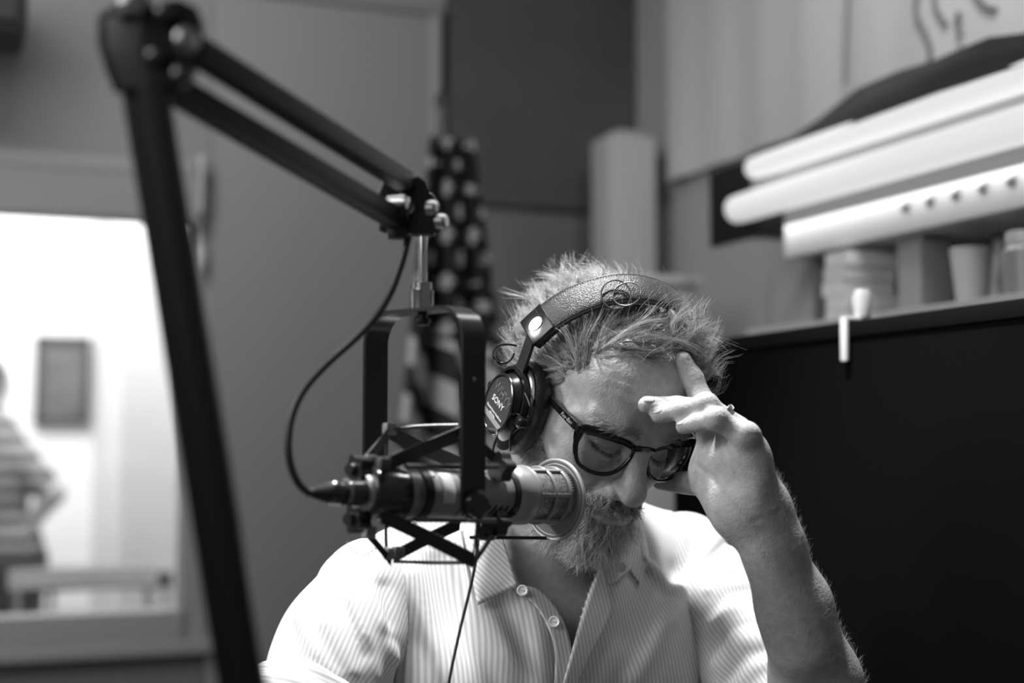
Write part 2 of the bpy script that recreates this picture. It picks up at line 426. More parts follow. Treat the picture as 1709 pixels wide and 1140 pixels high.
# framed picture on the far wall
fa0, fz1 = on_wall(60, 560, -2.97); fa1, fz0 = on_wall(148, 708, -2.97)
pc = thing('picture_frame', RM((fa0 + fa1) / 2, -2.99, fz0), 'dark framed grey picture hanging on the white wall beyond the window', 'picture')
mb = MB(); b_ = .03
for (a0, a1, z0, z1) in ((fa0, fa0 + b_, fz0, fz1), (fa1 - b_, fa1, fz0, fz1), (fa0, fa1, fz0, fz0 + b_), (fa0, fa1, fz1 - b_, fz1)): bxr(mb, a0, a1, -3.0, -2.95, z0, z1)
mb.build('frame', mat('picture_frame_wood', .06, .5), pc, smooth=False)
bxr(MB(), fa0 + b_, fa1 - b_, -3.0, -2.965, fz0 + b_, fz1 - b_).build('print', mat('picture_print', .13, .6, var=.5, vscale=3), pc, smooth=False)
# bystander in the next room: striped shirt, hand on hip
def plan(px, py, b): a, z = on_wall(px, py, b); return RM(a, b, z)
PB = -2.2
def by_sdf(p):
    g = lambda x, y, dd=0: plan(x - 14, y, PB + dd)
    c0 = g(-12, 800); hip = g(8, 915); sh = g(52, 772, .05); el = g(108, 822, .10); wr_ = g(52, 888, .05)
    d = ell(p, c0, (.17, .12, .27))
    d = smin(d, ell(p, hip, (.17, .13, .16)), .05)
    d = smin(d, rcone(p, g(-70, 768), sh, .06, .06), .05)
    return d
def by_arm(p):
    g = lambda x, y, dd=0: plan(x - 14, y, PB + dd)
    return chain(p, [g(50, 775, .05), g(104, 824, .10), g(56, 885, .06)], [.052, .042, .034], .02)
def by_low(p):
    g = lambda x, y, dd=0: plan(x - 14, y, PB + dd)
    z0 = g(8, 915)
    d = ell(p, z0 - np.array([0, 0, .05]), (.18, .14, .15))
    for s in (-.09, .09): d = smin(d, rcone(p, z0 + AX * s - ZZ * .05, np.r_[(z0 + AX * s)[:2], .09], .085, .055), .04)
    return d
def by_skin(p):
    g = lambda x, y, dd=0: plan(x - 14, y, PB + dd)
    d = ell(p, g(-16, 655), (.078, .098, .12)); d = smin(d, rcone(p, g(-16, 680), g(-14, 770), .055, .06), .02)
    d = smin(d, rcone(p, g(-16, 665) + BX * .08, g(-16, 672) + BX * .115, .014, .016), .02)
    el = g(104, 824, .10)
    d = np.minimum(d, chain(p, [el + (g(50, 775, .05) - el) * .3, el, g(56, 885, .06)], [.042, .040, .030], .02))
    w = g(56, 885, .06)
    for k in range(5): d = smin(d, rcone(p, w, w + ZZ * (.03 - .022 * k) - AX * (.09 - .008 * k) + BX * .03, .016, .010), .008)
    return d
cen = plan(0, 820, PB); ex_ = np.array([.45, .45, 0])
by = None
Vb, Qb = polygonise(by_skin, cen - [.5, .5, .5], cen + [.5, .5, .65], .012)
by = mesh_obj('person', Vb, Qb, mat('bystander_skin', .35, .6)); tag(by, 'blurred standing person in a striped top beyond the window, hand on hip', 'person')
Vb, Qb = polygonise(lambda p: smin(by_sdf(p), rcone(p, plan(36, 775, PB + .05), plan(70, 806, PB + .08), .062, .058), .02), cen - [.5, .5, .5], cen + [.5, .5, .6], .012)
mesh_obj('striped_top', Vb, Qb, mat_attr('striped_knit', 'u', .05, .32, .8, wave=17), by, True, {'u': Vb[:, 2]})
lz = cen.copy(); lz[2] = .6
Vb, Qb = polygonise(by_low, lz - [.5, .5, .62], lz + [.5, .5, .55], .02)
mesh_obj('trousers', Vb, Qb, mat('dark_trousers', .05, .8), by)
for s in (-.09, .09):
    z0 = plan(-6, 915, PB); b0 = np.r_[(z0 + AX * s)[:2], 0]
    mb = MB(); mb.tube(spline([b0 + ZZ * .05 - BX * .06, b0 + ZZ * .055, b0 + ZZ * .045 + BX * .10, b0 + ZZ * .035 + BX * .16], 10), [.045, .05, .05, .05, .05, .045, .042, .04, .036, .03], 12)
    mb.build('shoe', M_RUB, by)
mb = MB(); hc = plan(-30, 650, PB)
Vb, Qb = polygonise(lambda p: smax(ell(p, hc - BX * .012 + ZZ * .018, (.09, .105, .118)), -(ell(p, hc + BX * .10 - ZZ * .03, (.10, .08, .10))), .01), hc - .2, hc + .2, .012)
mesh_obj('hair', Vb, Qb, mat('bystander_hair', .03, .6), by)
# desk and chairs seen beyond the glass, at the lower edge of the pane
def cafe_chair(px, py, b, tone, label):
    a, z = on_wall(px, py, b); bh = z
    c = thing('meeting_chair', RM(a, b, 0), label, 'chair', 'chairs in the next room')
    m = mat('chair_shell_%d' % int(tone * 100), tone, .5)
    sh = bh - .42
    bxr(MB(), a - .22, a + .22, b - .22, b + .22, sh - .02, sh + .02, .015).build('seat', m, c)
    P_ = [RM(a - .21 + .42 * k / 8, b - .22 - .05 * math.sin(math.pi * k / 8), bh - .03) for k in range(9)]
    mb = MB(); mb.band(P_, (0, 0, 1), .055, .02); mb.build('backrest', m, c)
    for sx in (-.19, .19):
        for sy in (-.19, .19):
            mb = MB(); mb.tube([RM(a + sx, b + sy, sh), RM(a + sx * 1.1, b + sy * 1.1, 0)], .014, 10); mb.build('leg', M_STEEL, c)
    for sx in (-.19, .19):
        mb = MB(); mb.tube([RM(a + sx, b - .21, sh), RM(a + sx, b - .235, bh - .02)], .012, 8); mb.build('back_post', M_STEEL, c)
cafe_chair(100, 955, -2.55, .06, 'dark chair rail beside the standing person beyond the window')
cafe_chair(152, 958, -.85, .70, 'pale chair rail close behind the window glass')
cafe_chair(196, 966, -1.5, .08, 'dark chair rail beyond the window, nearest the pale column')
# dark loudspeaker high on the window wall, at the upper left
sa, sz = on_wall(10, 20, .35)
sp = thing('wall_speaker', RM(sa, .0, sz - .03), 'dark loudspeaker box on a bracket at the upper left edge', 'speaker')
sa1, sz0 = on_wall(46, 55, .35); sa0, sz1 = on_wall(-90, -110, .35)
bxr(MB(), sa0, sa1, .14, .35, sz0, sz1, .02).build('cabinet', mat('speaker_vinyl', .02, .5), sp)
bxr(MB(), sa0 + .02, sa1 - .02, .345, .362, sz0 + .02, sz1 - .02, .006).build('grille', mat('speaker_cloth', .05, .9, bump=.5, bscale=900), sp)
mb = MB(); mb.tube([RM((sa0 + sa1) / 2, .15, (sz0 + sz1) / 2), RM((sa0 + sa1) / 2, .0, (sz0 + sz1) / 2)], .02, 12); mb.build('bracket', M_BLACK, sp)

# ------------------------------------------------------------------ right wall
# big pale sheet with pen scribbles
b1_, s1 = on_right(1112, 303, .03); b0_, s0 = on_right(1100, 0, .03)
shb0 = b1_; shb1 = 2.6; shz0 = s1; shz1 = CEIL - .12
sh = thing('paper_sheet', RM(-.01, (shb0 + shb1) / 2, shz0), 'large pale paper sheet with pen scribbles hanging above the light tubes', 'poster')
n = 40; P_ = []
for k in range(n + 1):
    b = shb0 + (shb1 - shb0) * k / n; P_.append(RM(-.022 - .006 * math.sin(k * 1.9) - .004 * math.sin(k * .7 + 1), b, (shz0 + shz1) / 2))
mb = MB(); mb.band(P_, (0, 0, 1), shz1 - shz0, .004); mb.build('sheet', mat('pale_paper', .62, .8), sh)
scr = [[(1535, -30), (1528, 20), (1545, 60), (1553, 90), (1548, 110)], [(1558, -20), (1562, 15), (1578, 42)], [(1620, -25), (1640, 8), (1662, 16)], [(1600, 20), (1596, 40), (1602, 60)], [(1416, -20), (1412, 60), (1410, 140)]]
for k, s_ in enumerate(scr):
    P_ = []
    for (px, py) in s_:
        b, z = on_right(px, py, .034); P_.append(RM(-.034, b, z))
    mb = MB(); mb.tube(spline(P_, 16), .0045 if k < 4 else .003, 6); mb.build('pen_line', mat('pen_ink', .16 if k < 4 else .35, .7), sh)
# pale post in the corner
ca0, _ = on_wall(1012, 400, .25); ca1, cz1 = on_wall(1088, 232, .25)
cp = thing('corner_post', RM((ca0 + ca1) / 2, .22, 0), 'pale upright boxy post standing in the room corner', 'post')
bxr(MB(), ca0, ca1, .16, .27, .0145, cz1, .006).build('shaft', mat('post_paint', .50, .6), cp)
bxr(MB(), ca0 - .03, ca1 + .03, .12, .31, .0, .014, .003).build('foot_plate', M_STEEL, cp)
bxr(MB(), ca0 + .03, ca1 - .025, .18, .25, cz1, cz1 + .018, .004).build('cap', mat('post_paint2', .4, .6), cp)
# low pale cabinet behind the head
k0, kz = on_wall(1075, 458, .72); k1, _ = on_wall(1162, 500, .72)
cb = thing('low_cabinet', RM((k0 + k1) / 2, .6, 0), 'pale cabinet behind the man, top edge just above his hair', 'cabinet')
bxr(MB(), k0, k1, .50, .72, .0, kz - .02, .004).build('body', mat('cabinet_paint', .48, .6), cb)
bxr(MB(), k0 - .008, k1 + .008, .49, .735, kz - .02, kz, .004).build('top', mat('cabinet_top', .55, .5), cb)
bxr(MB(), k0 + .01, k1 - .01, .72, .736, .06, kz - .04, .004).build('door', mat('cabinet_door', .46, .6), cb)

# ---- light fixture: two long tubes in a black ended trough along the right wall
FA = .30                                                    # off the wall
def fx(px, py, a=FA): b, z = on_right(px, py, a); return b, z
tb0, tz0 = fx(1222, 352); tb1 = 2.3
ub0, uz0 = fx(1245, 290)
fix = thing('light_fixture', RM(-FA, tb0, tz0), 'long two tube light fixture with black end plate along the right wall', 'light')
M_TUBE = mat('lit_tube', .75, .4, emit=.50)
for (b0, zc, r, dz) in ((tb0, None, .030, 0), (ub0 + .04, None, .026, 0)):
    pass
_, za = fx(1222, 352); _, zb = fx(1260, 292)
for (b0, zc, r, a) in ((tb0, za, .027, FA), (tb0 + .05, zb + .016, .022, FA - .01)):
    mb = MB(); mb.lathe(RM(-a, b0, zc), BX, [(0, r * .55), (.015, r * .6), (.016, r * .95), (.05, r), (tb1 - b0, r)], 24); mb.build('tube', M_TUBE, fix)
e0, ez0 = fx(1186, 414, FA - .03); e1, _ = fx(1304, 286, FA - .03); _, ez1 = fx(1190, 288, FA - .03)
bxr(MB(), -FA + .028, -FA + .040, e0, e1, ez0, ez1, .003).build('end_plate', mat('black_plate', .008, .5), fix)
hb = MB(); bxr(hb, -FA + .040, -.03, e0 + .02, e0 + .06, ez0 + .02, ez0 + .05); hb.build('wall_arm', M_BLACK, fix, smooth=False)
la = lamp('tube_light', 'AREA', RM(-FA, (tb0 + 1.9) / 2 + .1, za - .05), RM(-.10, (tb0 + 1.9) / 2 + .1, za - .6), 1.0, shape='RECTANGLE', size=.05, size_y=1.2); la.rotation_euler = Matrix((Vector(AX) * 1, Vector(BX), Vector(-ZZ) * -1)).transposed().to_euler()
# reflector between and below the tubes
g0, gz = fx(1300, 395)
mb = MB(); mb.prism([RM(-FA + .035, e1 - .06, za - .035), RM(-FA + .035, tb1, za - .035), RM(-FA + .055, tb1, ez0 + .004), RM(-FA + .055, e1 - .06, ez0 + .004)], -AX, .008)
mb.build('lower_reflector', mat('reflector_grey', .50, .5), fix, smooth=False)
mb = MB(); mb.prism([RM(-FA + .03, e1 - .1, zb - .03), RM(-FA + .03, tb1, zb - .03), RM(-FA + .04, tb1, zb + .035), RM(-FA + .04, e1 - .1, zb + .035)], -AX, .006)
mb.build('upper_reflector', MATS['reflector_grey'], fix, smooth=False)
# dark crumpled hood above the tubes
top = [(1262, 268), (1310, 236), (1370, 196), (1430, 148), (1500, 118), (1560, 100), (1600, 82), (1650, 62), (1709, 55), (1800, 40)]
bot = [(1275, 268), (1330, 250), (1390, 222), (1450, 195), (1510, 172), (1560, 152), (1610, 138), (1660, 122), (1709, 108), (1800, 80)]
HV = []; 
for k, ((x0, y0), (x1, y1)) in enumerate(zip(top, bot)):
    a0 = .19 + .012 * math.sin(k * 2.1); b0, z0 = on_right(x0, y0, a0); b1, z1 = on_right(x1, y1, .31)
    bm_, zm_ = on_right((x0 + x1) / 2, (y0 + y1) / 2 - 2, .27 + .01 * math.cos(k * 1.7))
    HV.append([RM(-a0, b0, z0), RM(-.27, bm_, zm_), RM(-.31, b1, z1)])
HV = np.array(HV); Vv = HV.reshape(-1, 3); Ff = [(i * 3 + j, i * 3 + j + 1, i * 3 + j + 4, i * 3 + j + 3) for i in range(len(top) - 1) for j in range(2)]
ho = mesh_obj('hood', Vv, Ff, mat('dark_hood_fabric', .045, .85), fix); md = ho.modifiers.new('t', 'SOLIDIFY'); md.thickness = .006
# ledge under the fixture with a row of round holes
l0, lz = on_right(1470, 372, .26)
lg = thing('wall_ledge', RM(-.15, l0, lz), 'grey perforated ledge on the wall below the light tubes', 'ledge')
_, lz1 = on_right(1709, 300, .26)
bxr(MB(), -.28, -.001, l0 - .25, 2.4, lz - .03, lz - .012, .003).build('board', mat('ledge_grey', .30, .6), lg)
bxr(MB(), -.285, -.278, l0 - .25, 2.4, lz - .03, lz + .06, .002).build('front_lip', mat('ledge_lip', .46, .5), lg)
for k in range(10):
    b = l0 + .10 + k * .06
    mb = MB(); mb.lathe(RM(-.284, b, lz + .012), -AX, [(0, .010), (.006, .010), (.007, .006)], 12); mb.build('peg', M_STEEL, lg)
q0, qz = on_right(1400, 555, .2)
# dark upright strut and pale board under the fixture
u0, uz = on_right(1372, 420, .22); u1, _ = on_right(1388, 420, .22)
ut = MB(); bxr(ut, -.24, -.20, u0, u1, qz + .001, uz + .02, .003)
tag(ut.build('shelf_upright', mat('grey_steel_upright', .10, .5)), 'dark grey upright strut under the light fixture beside the pale board', 'upright')
v0, vz = on_right(1200, 420, .12); v1, _ = on_right(1362, 420, .12)
pb = MB(); bxr(pb, -.025, -.004, v0 + .06, v1, .4, vz - .01, .004)
tag(pb.build('pin_board', mat('pale_board', .45, .7)), 'pale blank board below the black end plate', 'board')
# behind the partition
ct = thing('counter', RM(-.2, q0 + .6, 0), 'pale counter along the right wall behind the black partition', 'counter')
bxr(MB(), -.38, -.002, q0 - .02, 2.5, qz - .03, qz, .004).build('worktop', mat('counter_top', .6, .5), ct)
bxr(MB(), -.36, -.002, q0, 2.5, .0, qz - .03, .004).build('base', mat('counter_base', .4, .6), ct)
crng = random.Random(5)
kinds = ['bottle', 'paper_stack', 'jar', 'carton', 'bottle', 'cup', 'carton', 'jar', 'bottle', 'paper_stack', 'cup', 'carton', 'bottle', 'jar']
words = {'bottle': 'slim pale bottle', 'paper_stack': 'white paper stack', 'jar': 'squat pale jar', 'carton': 'upright pale carton', 'cup': 'white paper cup'}
order = ['first', 'second', 'third', 'fourth', 'fifth', 'sixth', 'seventh', 'eighth', 'ninth', 'tenth', 'eleventh', 'twelfth', 'thirteenth', 'fourteenth']
for k, kd in enumerate(kinds):
    b = q0 + .07 + k * .068; a = -.12 - .10 * (k % 2) - crng.uniform(0, .04); c = RM(a, b, qz + .001)
    hgt = crng.uniform(.10, .155); g = (.62, .16, .75, .30, .85, .45, .55, .22, .8, .7, .3, .6, .75, .5)[k]
    lab = '%s on the counter, %s item from the dark upright strut' % (words[kd], order[k])
    if kd == 'bottle':
        th = thing('bottle', c, lab, 'bottle', 'clutter on the counter')
        mb = MB(); mb.lathe(c, ZZ, [(0, .024), (.004, .027), (hgt * .6, .027), (hgt * .78, .012), (hgt * .95, .011)], 16); mb.build('glass_body', mat('ware_%d' % int(g * 100), g, .35), th)
        mb = MB(); mb.lathe(c + ZZ * hgt * .95, ZZ, [(0, .013), (.02, .013)], 12); mb.build('cap', mat('ware_12', .12, .4), th)
    elif kd == 'jar':
        th = thing('jar', c, lab, 'jar', 'clutter on the counter'); hh = hgt * .65
        mb = MB(); mb.lathe(c, ZZ, [(0, .03), (.006, .035), (hh * .8, .035), (hh * .9, .028)], 16); mb.build('glass_body', mat('ware_%d' % int(g * 100), g, .3), th)
        mb = MB(); mb.lathe(c + ZZ * hh * .9, ZZ, [(0, .030), (.016, .030), (.018, .027)], 16); mb.build('lid', mat('ware_40', .4, .4), th)
    elif kd == 'cup':
        mb = MB(); mb.lathe(c, ZZ, [(0, .022), (.09, .031), (.092, .033), (.095, .031), (.094, .029), (.01, .021)], 16)
        tag(mb.build('cup', mat('ware_%d' % int(g * 100), g, .6)), lab, 'cup', 'clutter on the counter')
    elif kd == 'carton':
        th = thing('carton', c, lab, 'carton', 'clutter on the counter')
        mb = MB(); mb.box(c + ZZ * hgt / 2, ROOM, (.03, .03, hgt / 2), .003); mb.build('box', mat('ware_%d' % int(g * 100), g, .6), th)
        mb = MB(); mb.prism([c + ZZ * hgt - BX * .03 - AX * .03, c + ZZ * hgt + BX * .03 - AX * .03, c + ZZ * (hgt + .025) + BX * .03, c + ZZ * (hgt + .025) - BX * .03], AX, .003); mb.build('flap', mat('ware_80', .8, .6), th)
    else:
        th = thing('paper_stack', c, lab, 'paper', 'clutter on the counter')
        for j in range(5):
            mb = MB(); mb.box(c + ZZ * (.012 + .024 * j) + BX * crng.uniform(-.006, .006), ROOM, (.05, .03, .0115)); mb.build('ream', mat('ware_%d' % int(70 + j), .62 + .04 * (j % 3), .7), th, smooth=False)
# ---- black partition in front of the counter
PA = .62
p0, pz_a = on_right(1186, 566, PA); p1, pz_b = on_right(1709, 500, PA)
pp0, _ = on_right(1128, 800, PA)
pt = thing('partition_screen', RM(-PA, (pp0 + p1) / 2, 0), 'tall black fabric partition screen behind the raised arm', 'partition')
M_PART = mat('black_fabric', .0025, .95, spec=.05, bump=.2, bscale=600)
ptop = (pz_a + pz_b) / 2
bxr(MB(), -PA, -PA + .05, pp0 + .015, p1 + .3, .04, ptop - .02, .004).build('fabric_face', M_PART, pt)
bxr(MB(), -PA - .004, -PA + .054, pp0, p1 + .3, ptop - .02, ptop, .003).build('top_rail', mat('black_rail', .003, .7, spec=.1), pt)
bxr(MB(), -PA - .004, -PA + .054, pp0, pp0 + .016, .0, ptop - .02, .003).build('side_rail', MATS['black_rail'], pt)
for b in (pp0 + .1, p1 + .2):
    bxr(MB(), -PA - .15, -PA + .2, b, b + .04, 0, .04, .006).build('foot', MATS['black_rail'], pt)
# small pale clip gripping the partition's top edge
c0, ccz = on_right(1417, 530, PA)
cl = thing('paper_clip', RM(-PA - .006, c0, ccz - .04), 'small bright clip on the top edge of the black partition', 'clip')
cw = .013
bxr(MB(), -PA - .010, -PA - .005, c0 - cw / 2, c0 + cw / 2, ptop - .050, ptop + .004, .002).build('front_jaw', mat('clip_white', .75, .4), cl)
bxr(MB(), -PA + .055, -PA + .060, c0 - cw / 2, c0 + cw / 2, ptop - .035, ptop + .004, .002).build('rear_jaw', MATS['clip_white'], cl)
bxr(MB(), -PA - .010, -PA + .060, c0 - cw / 2, c0 + cw / 2, ptop + .001, ptop + .006, .002).build('bridge', MATS['clip_white'], cl)
mb = MB(); mb.lathe(RM(-PA + .02, c0, ptop + .006), ZZ, [(0, .010), (.025, .013), (.035, .009)], 14); mb.build('knob', mat('clip_knob', .6, .4), cl)

# ------------------------------------------------------------------ flag on its pole
fp0 = plan(735, 700, .38); fbase = np.r_[fp0[:2], 0]
fa_, fzt = on_wall(745, 195, .38)
fl_ = thing('flag', fbase, 'furled stars and stripes flag on a pole beside the grey panel', 'flag')
mb = MB(); mb.lathe(fbase, ZZ, [(0, .15), (.02, .15), (.05, .10), (.08, .03), (.12, .022)], 28); mb.build('stand', mat('flag_stand', .2, .35, metal=1), fl_)
mb = MB(); mb.tube([fbase + ZZ * .1, fbase + ZZ * (fzt + .02)], .012, 12); mb.build('pole', mat('flag_pole_wood', .12, .4), fl_)
mb = MB(); mb.lathe(fbase + ZZ * (fzt + .02), ZZ, [(0, .013), (.01, .016), (.02, .016), (.04, .004)], 12); mb.build('finial', mat('dark_finial', .05, .4), fl_)
# hanging cloth: deep vertical folds that fan out toward the bottom; v runs down the hoist
def flag_pt(u, v):
    z = (fzt - .06) * (1 - v) + .35 * v
    w = .05 + .42 * min(v * 1.6, 1) ** 1.1 * .34
    x = (u - .42) * w * 2.0
    y = .05 * math.sin(u * 15 + v * 2.0) * (.35 + .65 * min(1, v * 2)) + .02 * math.sin(u * 31 + 1)
    return fbase + AX * x + BX * (.035 + y) + ZZ * (z - .12 * u * v)
nu, nv = 64, 90; FV = [flag_pt(i / nu, j / nv) for j in range(nv + 1) for i in range(nu + 1)]
FF = np.array([(j * (nu + 1) + i, j * (nu + 1) + i + 1, (j + 1) * (nu + 1) + i + 1, (j + 1) * (nu + 1) + i) for j in range(nv) for i in range(nu)])
uu = np.array([i / nu for j in range(nv + 1) for i in range(nu + 1)]); vv = np.array([j / nv for j in range(nv + 1) for i in range(nu + 1)])
m = bpy.data.materials.new('flag_cloth'); m.use_nodes = True; nt = m.node_tree; N = nt.nodes; L = nt.links; b = N['Principled BSDF']; b.inputs['Roughness'].default_value = .8
def attr_(n_): a = N.new('ShaderNodeAttribute'); a.attribute_name = n_; return a.outputs['Fac']
def mth(op, a, b_=None, c_=None):
    x_ = N.new('ShaderNodeMath'); x_.operation = op
    for i, s in enumerate((a, b_, c_)):
        if s is None: continue
        if isinstance(s, (int, float)): x_.inputs[i].default_value = s
        else: L.new(s, x_.inputs[i])
    return x_.outputs[0]
fu, fv = attr_('fu'), attr_('fv')
ph = mth('DIVIDE', mth('ADD', fv, mth('MULTIPLY', fu, -1.1)), .140)
stripe = mth('GREATER_THAN', mth('SINE', mth('MULTIPLY', ph, 6.2832)), 0.0)
# stars: offset rows of five-pointed shapes in the dark canton
row = mth('DIVIDE', fv, .052); rowi = mth('FLOOR', row)
cu = mth('ADD', mth('ADD', mth('DIVIDE', fu, .062), .62), mth('MULTIPLY', mth('MODULO', rowi, 2.0), .5))
du = mth('MULTIPLY', mth('SUBTRACT', mth('FRACT', cu), .5), 1.2); dv = mth('SUBTRACT', mth('FRACT', row), .5)
r2 = mth('ADD', mth('MULTIPLY', du, du), mth('MULTIPLY', dv, dv))
ang = mth('ARCTAN2', dv, du); rad = mth('ADD', .27, mth('MULTIPLY', mth('COSINE', mth('MULTIPLY', ang, 5.0)), .09))
star = mth('LESS_THAN', mth('SQRT', r2), rad)
canton = mth('LESS_THAN', mth('ADD', fv, mth('MULTIPLY', fu, -.5)), .47)
mix = mth('ADD', mth('MULTIPLY', canton, mth('ADD', .010, mth('MULTIPLY', star, .45))), mth('MULTIPLY', mth('SUBTRACT', 1.0, canton), mth('ADD', .03, mth('MULTIPLY', stripe, .55))))
cc = N.new('ShaderNodeCombineColor')
for i in range(3): L.new(mix, cc.inputs[i])
L.new(cc.outputs[0], b.inputs['Base Color'])
fo = mesh_obj('cloth', FV, FF, m, fl_, True, {'fu': (np.array(FV) - fbase) @ AX, 'fv': fzt - .04 - np.array(FV)[:, 2]}); md = fo.modifiers.new('t', 'SOLIDIFY'); md.thickness = .003

# ================================================================== the man
HM = np.array([[-0.86063324, 0.36656893, 0.35346521], [-0.48090744, -0.81332636, -0.32745727], [0.16744692, -0.45180466, 0.87626142]])
HR = RC @ HM; HT = W((0.0779294, 1.43101652, -0.08211676))      # head frame: x his right, y forward, z up
def h2w(p): return np.asarray(p, float) @ HR.T + HT
def w2h(p): return ((p - HT.astype(f32)) @ HR.astype(f32)).astype(f32)
mm = lambda *a: tuple(x / 1000 for x in a)
def mmp(*P): return [mm(*p) for p in P]

def head_local(p):
    q = p.copy(); far_ = q[..., 0] < 0; q[..., 0] = np.abs(q[..., 0])
    cm_ = far_ * np.clip((.058 - q[..., 2]) / .022, 0, 1) * np.clip((q[..., 1] - .015) / .035, 0, 1) * np.clip((q[..., 2] + .07) / .03, 0, 1)
    q[..., 0] += (.50 * cm_ * np.maximum(q[..., 0] - .018, 0)).astype(f32)      # the far cheek is slimmer
    d = ell(q, mm(0, -8, 54), mm(74, 96, 80))
    d = smin(d, ell(q, mm(0, 38, 58), mm(61, 56, 52)), .03)
    d = smin(d, ell(q, mm(0, 34, -8), mm(57, 56, 72)), .03)
    d = smin(d, chain(q, mmp((64, -2, 4), (64, 30, 10), (50, 62, 4)), [.010, .011, .012]), .03)
    d = smin(d, ell(q, mm(36, 62, -8), mm(24, 24, 26)), .025)
    d = smin(d, chain(q, mmp((56, -4, -15), (53, 0, -48), (32, 52, -76), (0, 76, -82)), [.012, .014, .014, .014], .01), .03)
    d = smin(d, ell(q, mm(0, 36, -52), mm(44, 48, 36)), .03)
    d = smin(d, ell(q, mm(0, 84, -78), mm(20, 15, 15)), .02)
    d = smin(d, ell(q, mm(0, 76, -38), mm(33, 27, 28)), .02)
    # eye sockets, brow, lids
    d = smax(d, -ell(q, mm(32, 106, 25), mm(21, 22, 13)), .016)
    d = smin(d, chain(q, mmp((5, 88, 37), (28, 89, 45), (50, 75, 43), (60, 58, 34)), [.009, .010, .009, .008]), .016)
    d = smin(d, ell(q, mm(31, 75, 25), mm(16, 15, 13.5)), .006)
    d = d + .0028 * ridge(q, mmp((16, 88, 31), (24, 91, 37), (36, 89, 37), (47, 79, 31)), .0028)      # lid fold
    d = d + .0030 * ridge(q, mmp((15, 88, 21), (24, 91, 15.5), (34, 90, 15), (47, 79, 19)), .0018)    # lash line
    d = d - .0024 * ridge(q, mmp((16, 89, 12), (28, 91, 8), (44, 81, 10)), .0042)
    for k, (z, w) in enumerate(((5, .0022), (-1.5, .0028))):
        d = d + .0019 * ridge(q, mmp((15, 92, z + 6), (28, 92, z - 1), (42, 84, z), (54, 70, z + 6)), w)
    for (z0, z1) in ((24, 32), (20, 18), (16, 6)):
        d = d + .0009 * ridge(q, mmp((52, 74, z0), (66, 54, z1)), .0018)
    # nose
    n = rcone(q, mm(0, 85, 32), mm(0, 110, -10), .0085, .0115)
    n = smin(n, ell(q, mm(0, 111, -14.5), mm(12.5, 12.5, 11.5)), .008)
    n = smin(n, ell(q, mm(14.5, 100, -17), mm(8, 12, 8.5)), .007)
    n = n + .0016 * ridge(q, mmp((13, 114, -22), (20, 108, -11), (21, 97, -8)), .0025)
    d = smin(d, n, .014)
    d = smax(d, -ell(q, mm(7.5, 106, -28), mm(4.2, 8, 5.5)), .003)
    d = d + .0030 * ridge(q, mmp((20, 97, -6), (29, 90, -22), (37, 82, -42)), .005)                   # cheek fold
    # mouth
    d = smin(d, chain(q, mmp((0, 103, -36), (10, 102, -36), (27, 88, -44)), [.0055, .0055, .003]), .008)
    d = smin(d, chain(q, mmp((0, 100, -48), (12, 98, -48), (26, 88, -46)), [.0068, .0062, .003]), .008)
    d = d + .0052 * ridge(q, mmp((0, 108, -41.5), (11, 106, -42), (29, 91, -46)), .0026)
    d = d + .0025 * ridge(q, mmp((0, 102, -59), (16, 95, -58)), .006)
    # forehead furrows, temple
    for z, am in ((56, .0011), (65, .0012), (75, .0011), (85, .0008)):
        d = d + am * ridge(q, mmp((0, 98 - .12 * (z - 58), z - 1), (25, 92 - .12 * (z - 58), z + 2), (48, 76 - .1 * (z - 58), z)), .0028)
    d = d + .0016 * ridge(q, mmp((7, 99, 44), (8, 97, 34)), .002)
    d = d + .003 * np.exp(-(((q - np.array(mm(72, 42, 45), f32)) ** 2).sum(-1)) / .018 ** 2)
    d = smin(d, ell(q, mm(76, -6, 6), mm(7, 17, 30)), .008)
    return d

# torso frame
RS = at(607, 992, 1.42); LS = at(1142, 938, 1.60)
TO = (RS + LS) / 2; EX = unit(LS - RS); EZ = unit(np.array([0, 0, 1.]) - EX * EX[2]); EY = unit(np.cross(EX, EZ))
if EY[1] > 0: EY = -EY                       # EY: chest forward
def T(x, y, z): return TO + EX * x + EY * y + EZ * z
NECK0 = h2w(mm(0, -22, -30)); NECK1 = T(0, -.005, .03)
ER = at(478, 1275, 1.31); EL = at(1392, 1310, 1.35)
def torso_sdf(p):
    q = np.stack([(p - TO.astype(f32)) @ EX.astype(f32), (p - TO.astype(f32)) @ EY.astype(f32), (p - TO.astype(f32)) @ EZ.astype(f32)], -1)
    d = ell(q, (0, .005, -.20), (.185, .115, .30))
    d = smin(d, ell(q, (-.075, .045, -.10), (.10, .075, .10)), .05)
    d = smin(d, ell(q, (.075, .045, -.10), (.10, .075, .10)), .05)
    d = smin(d, chain(p, [RS, T(-.075, -.015, .035), T(.075, -.015, .035), LS], [.050, .052, .052, .050], .03), .06)
    return d
def neck_sdf(p):
    d = rcone(p, NECK0, T(0, -.01, .0), .054, .066)
    d = smin(d, rcone(p, h2w(mm(0, 30, -50)), T(0, .045, .0), .030, .02), .03)
    for s in (-1, 1):
        d = d - .003 * ridge(p, [h2w(mm(s * 50, -15, -35)), T(-s * .02, .05, .0)], .008)
    return d
def skin_core(p):
    d = head_local(w2h(p))
    d = smin(d, neck_sdf(p), .025)
    return smin(d, torso_sdf(p) + .012, .02)
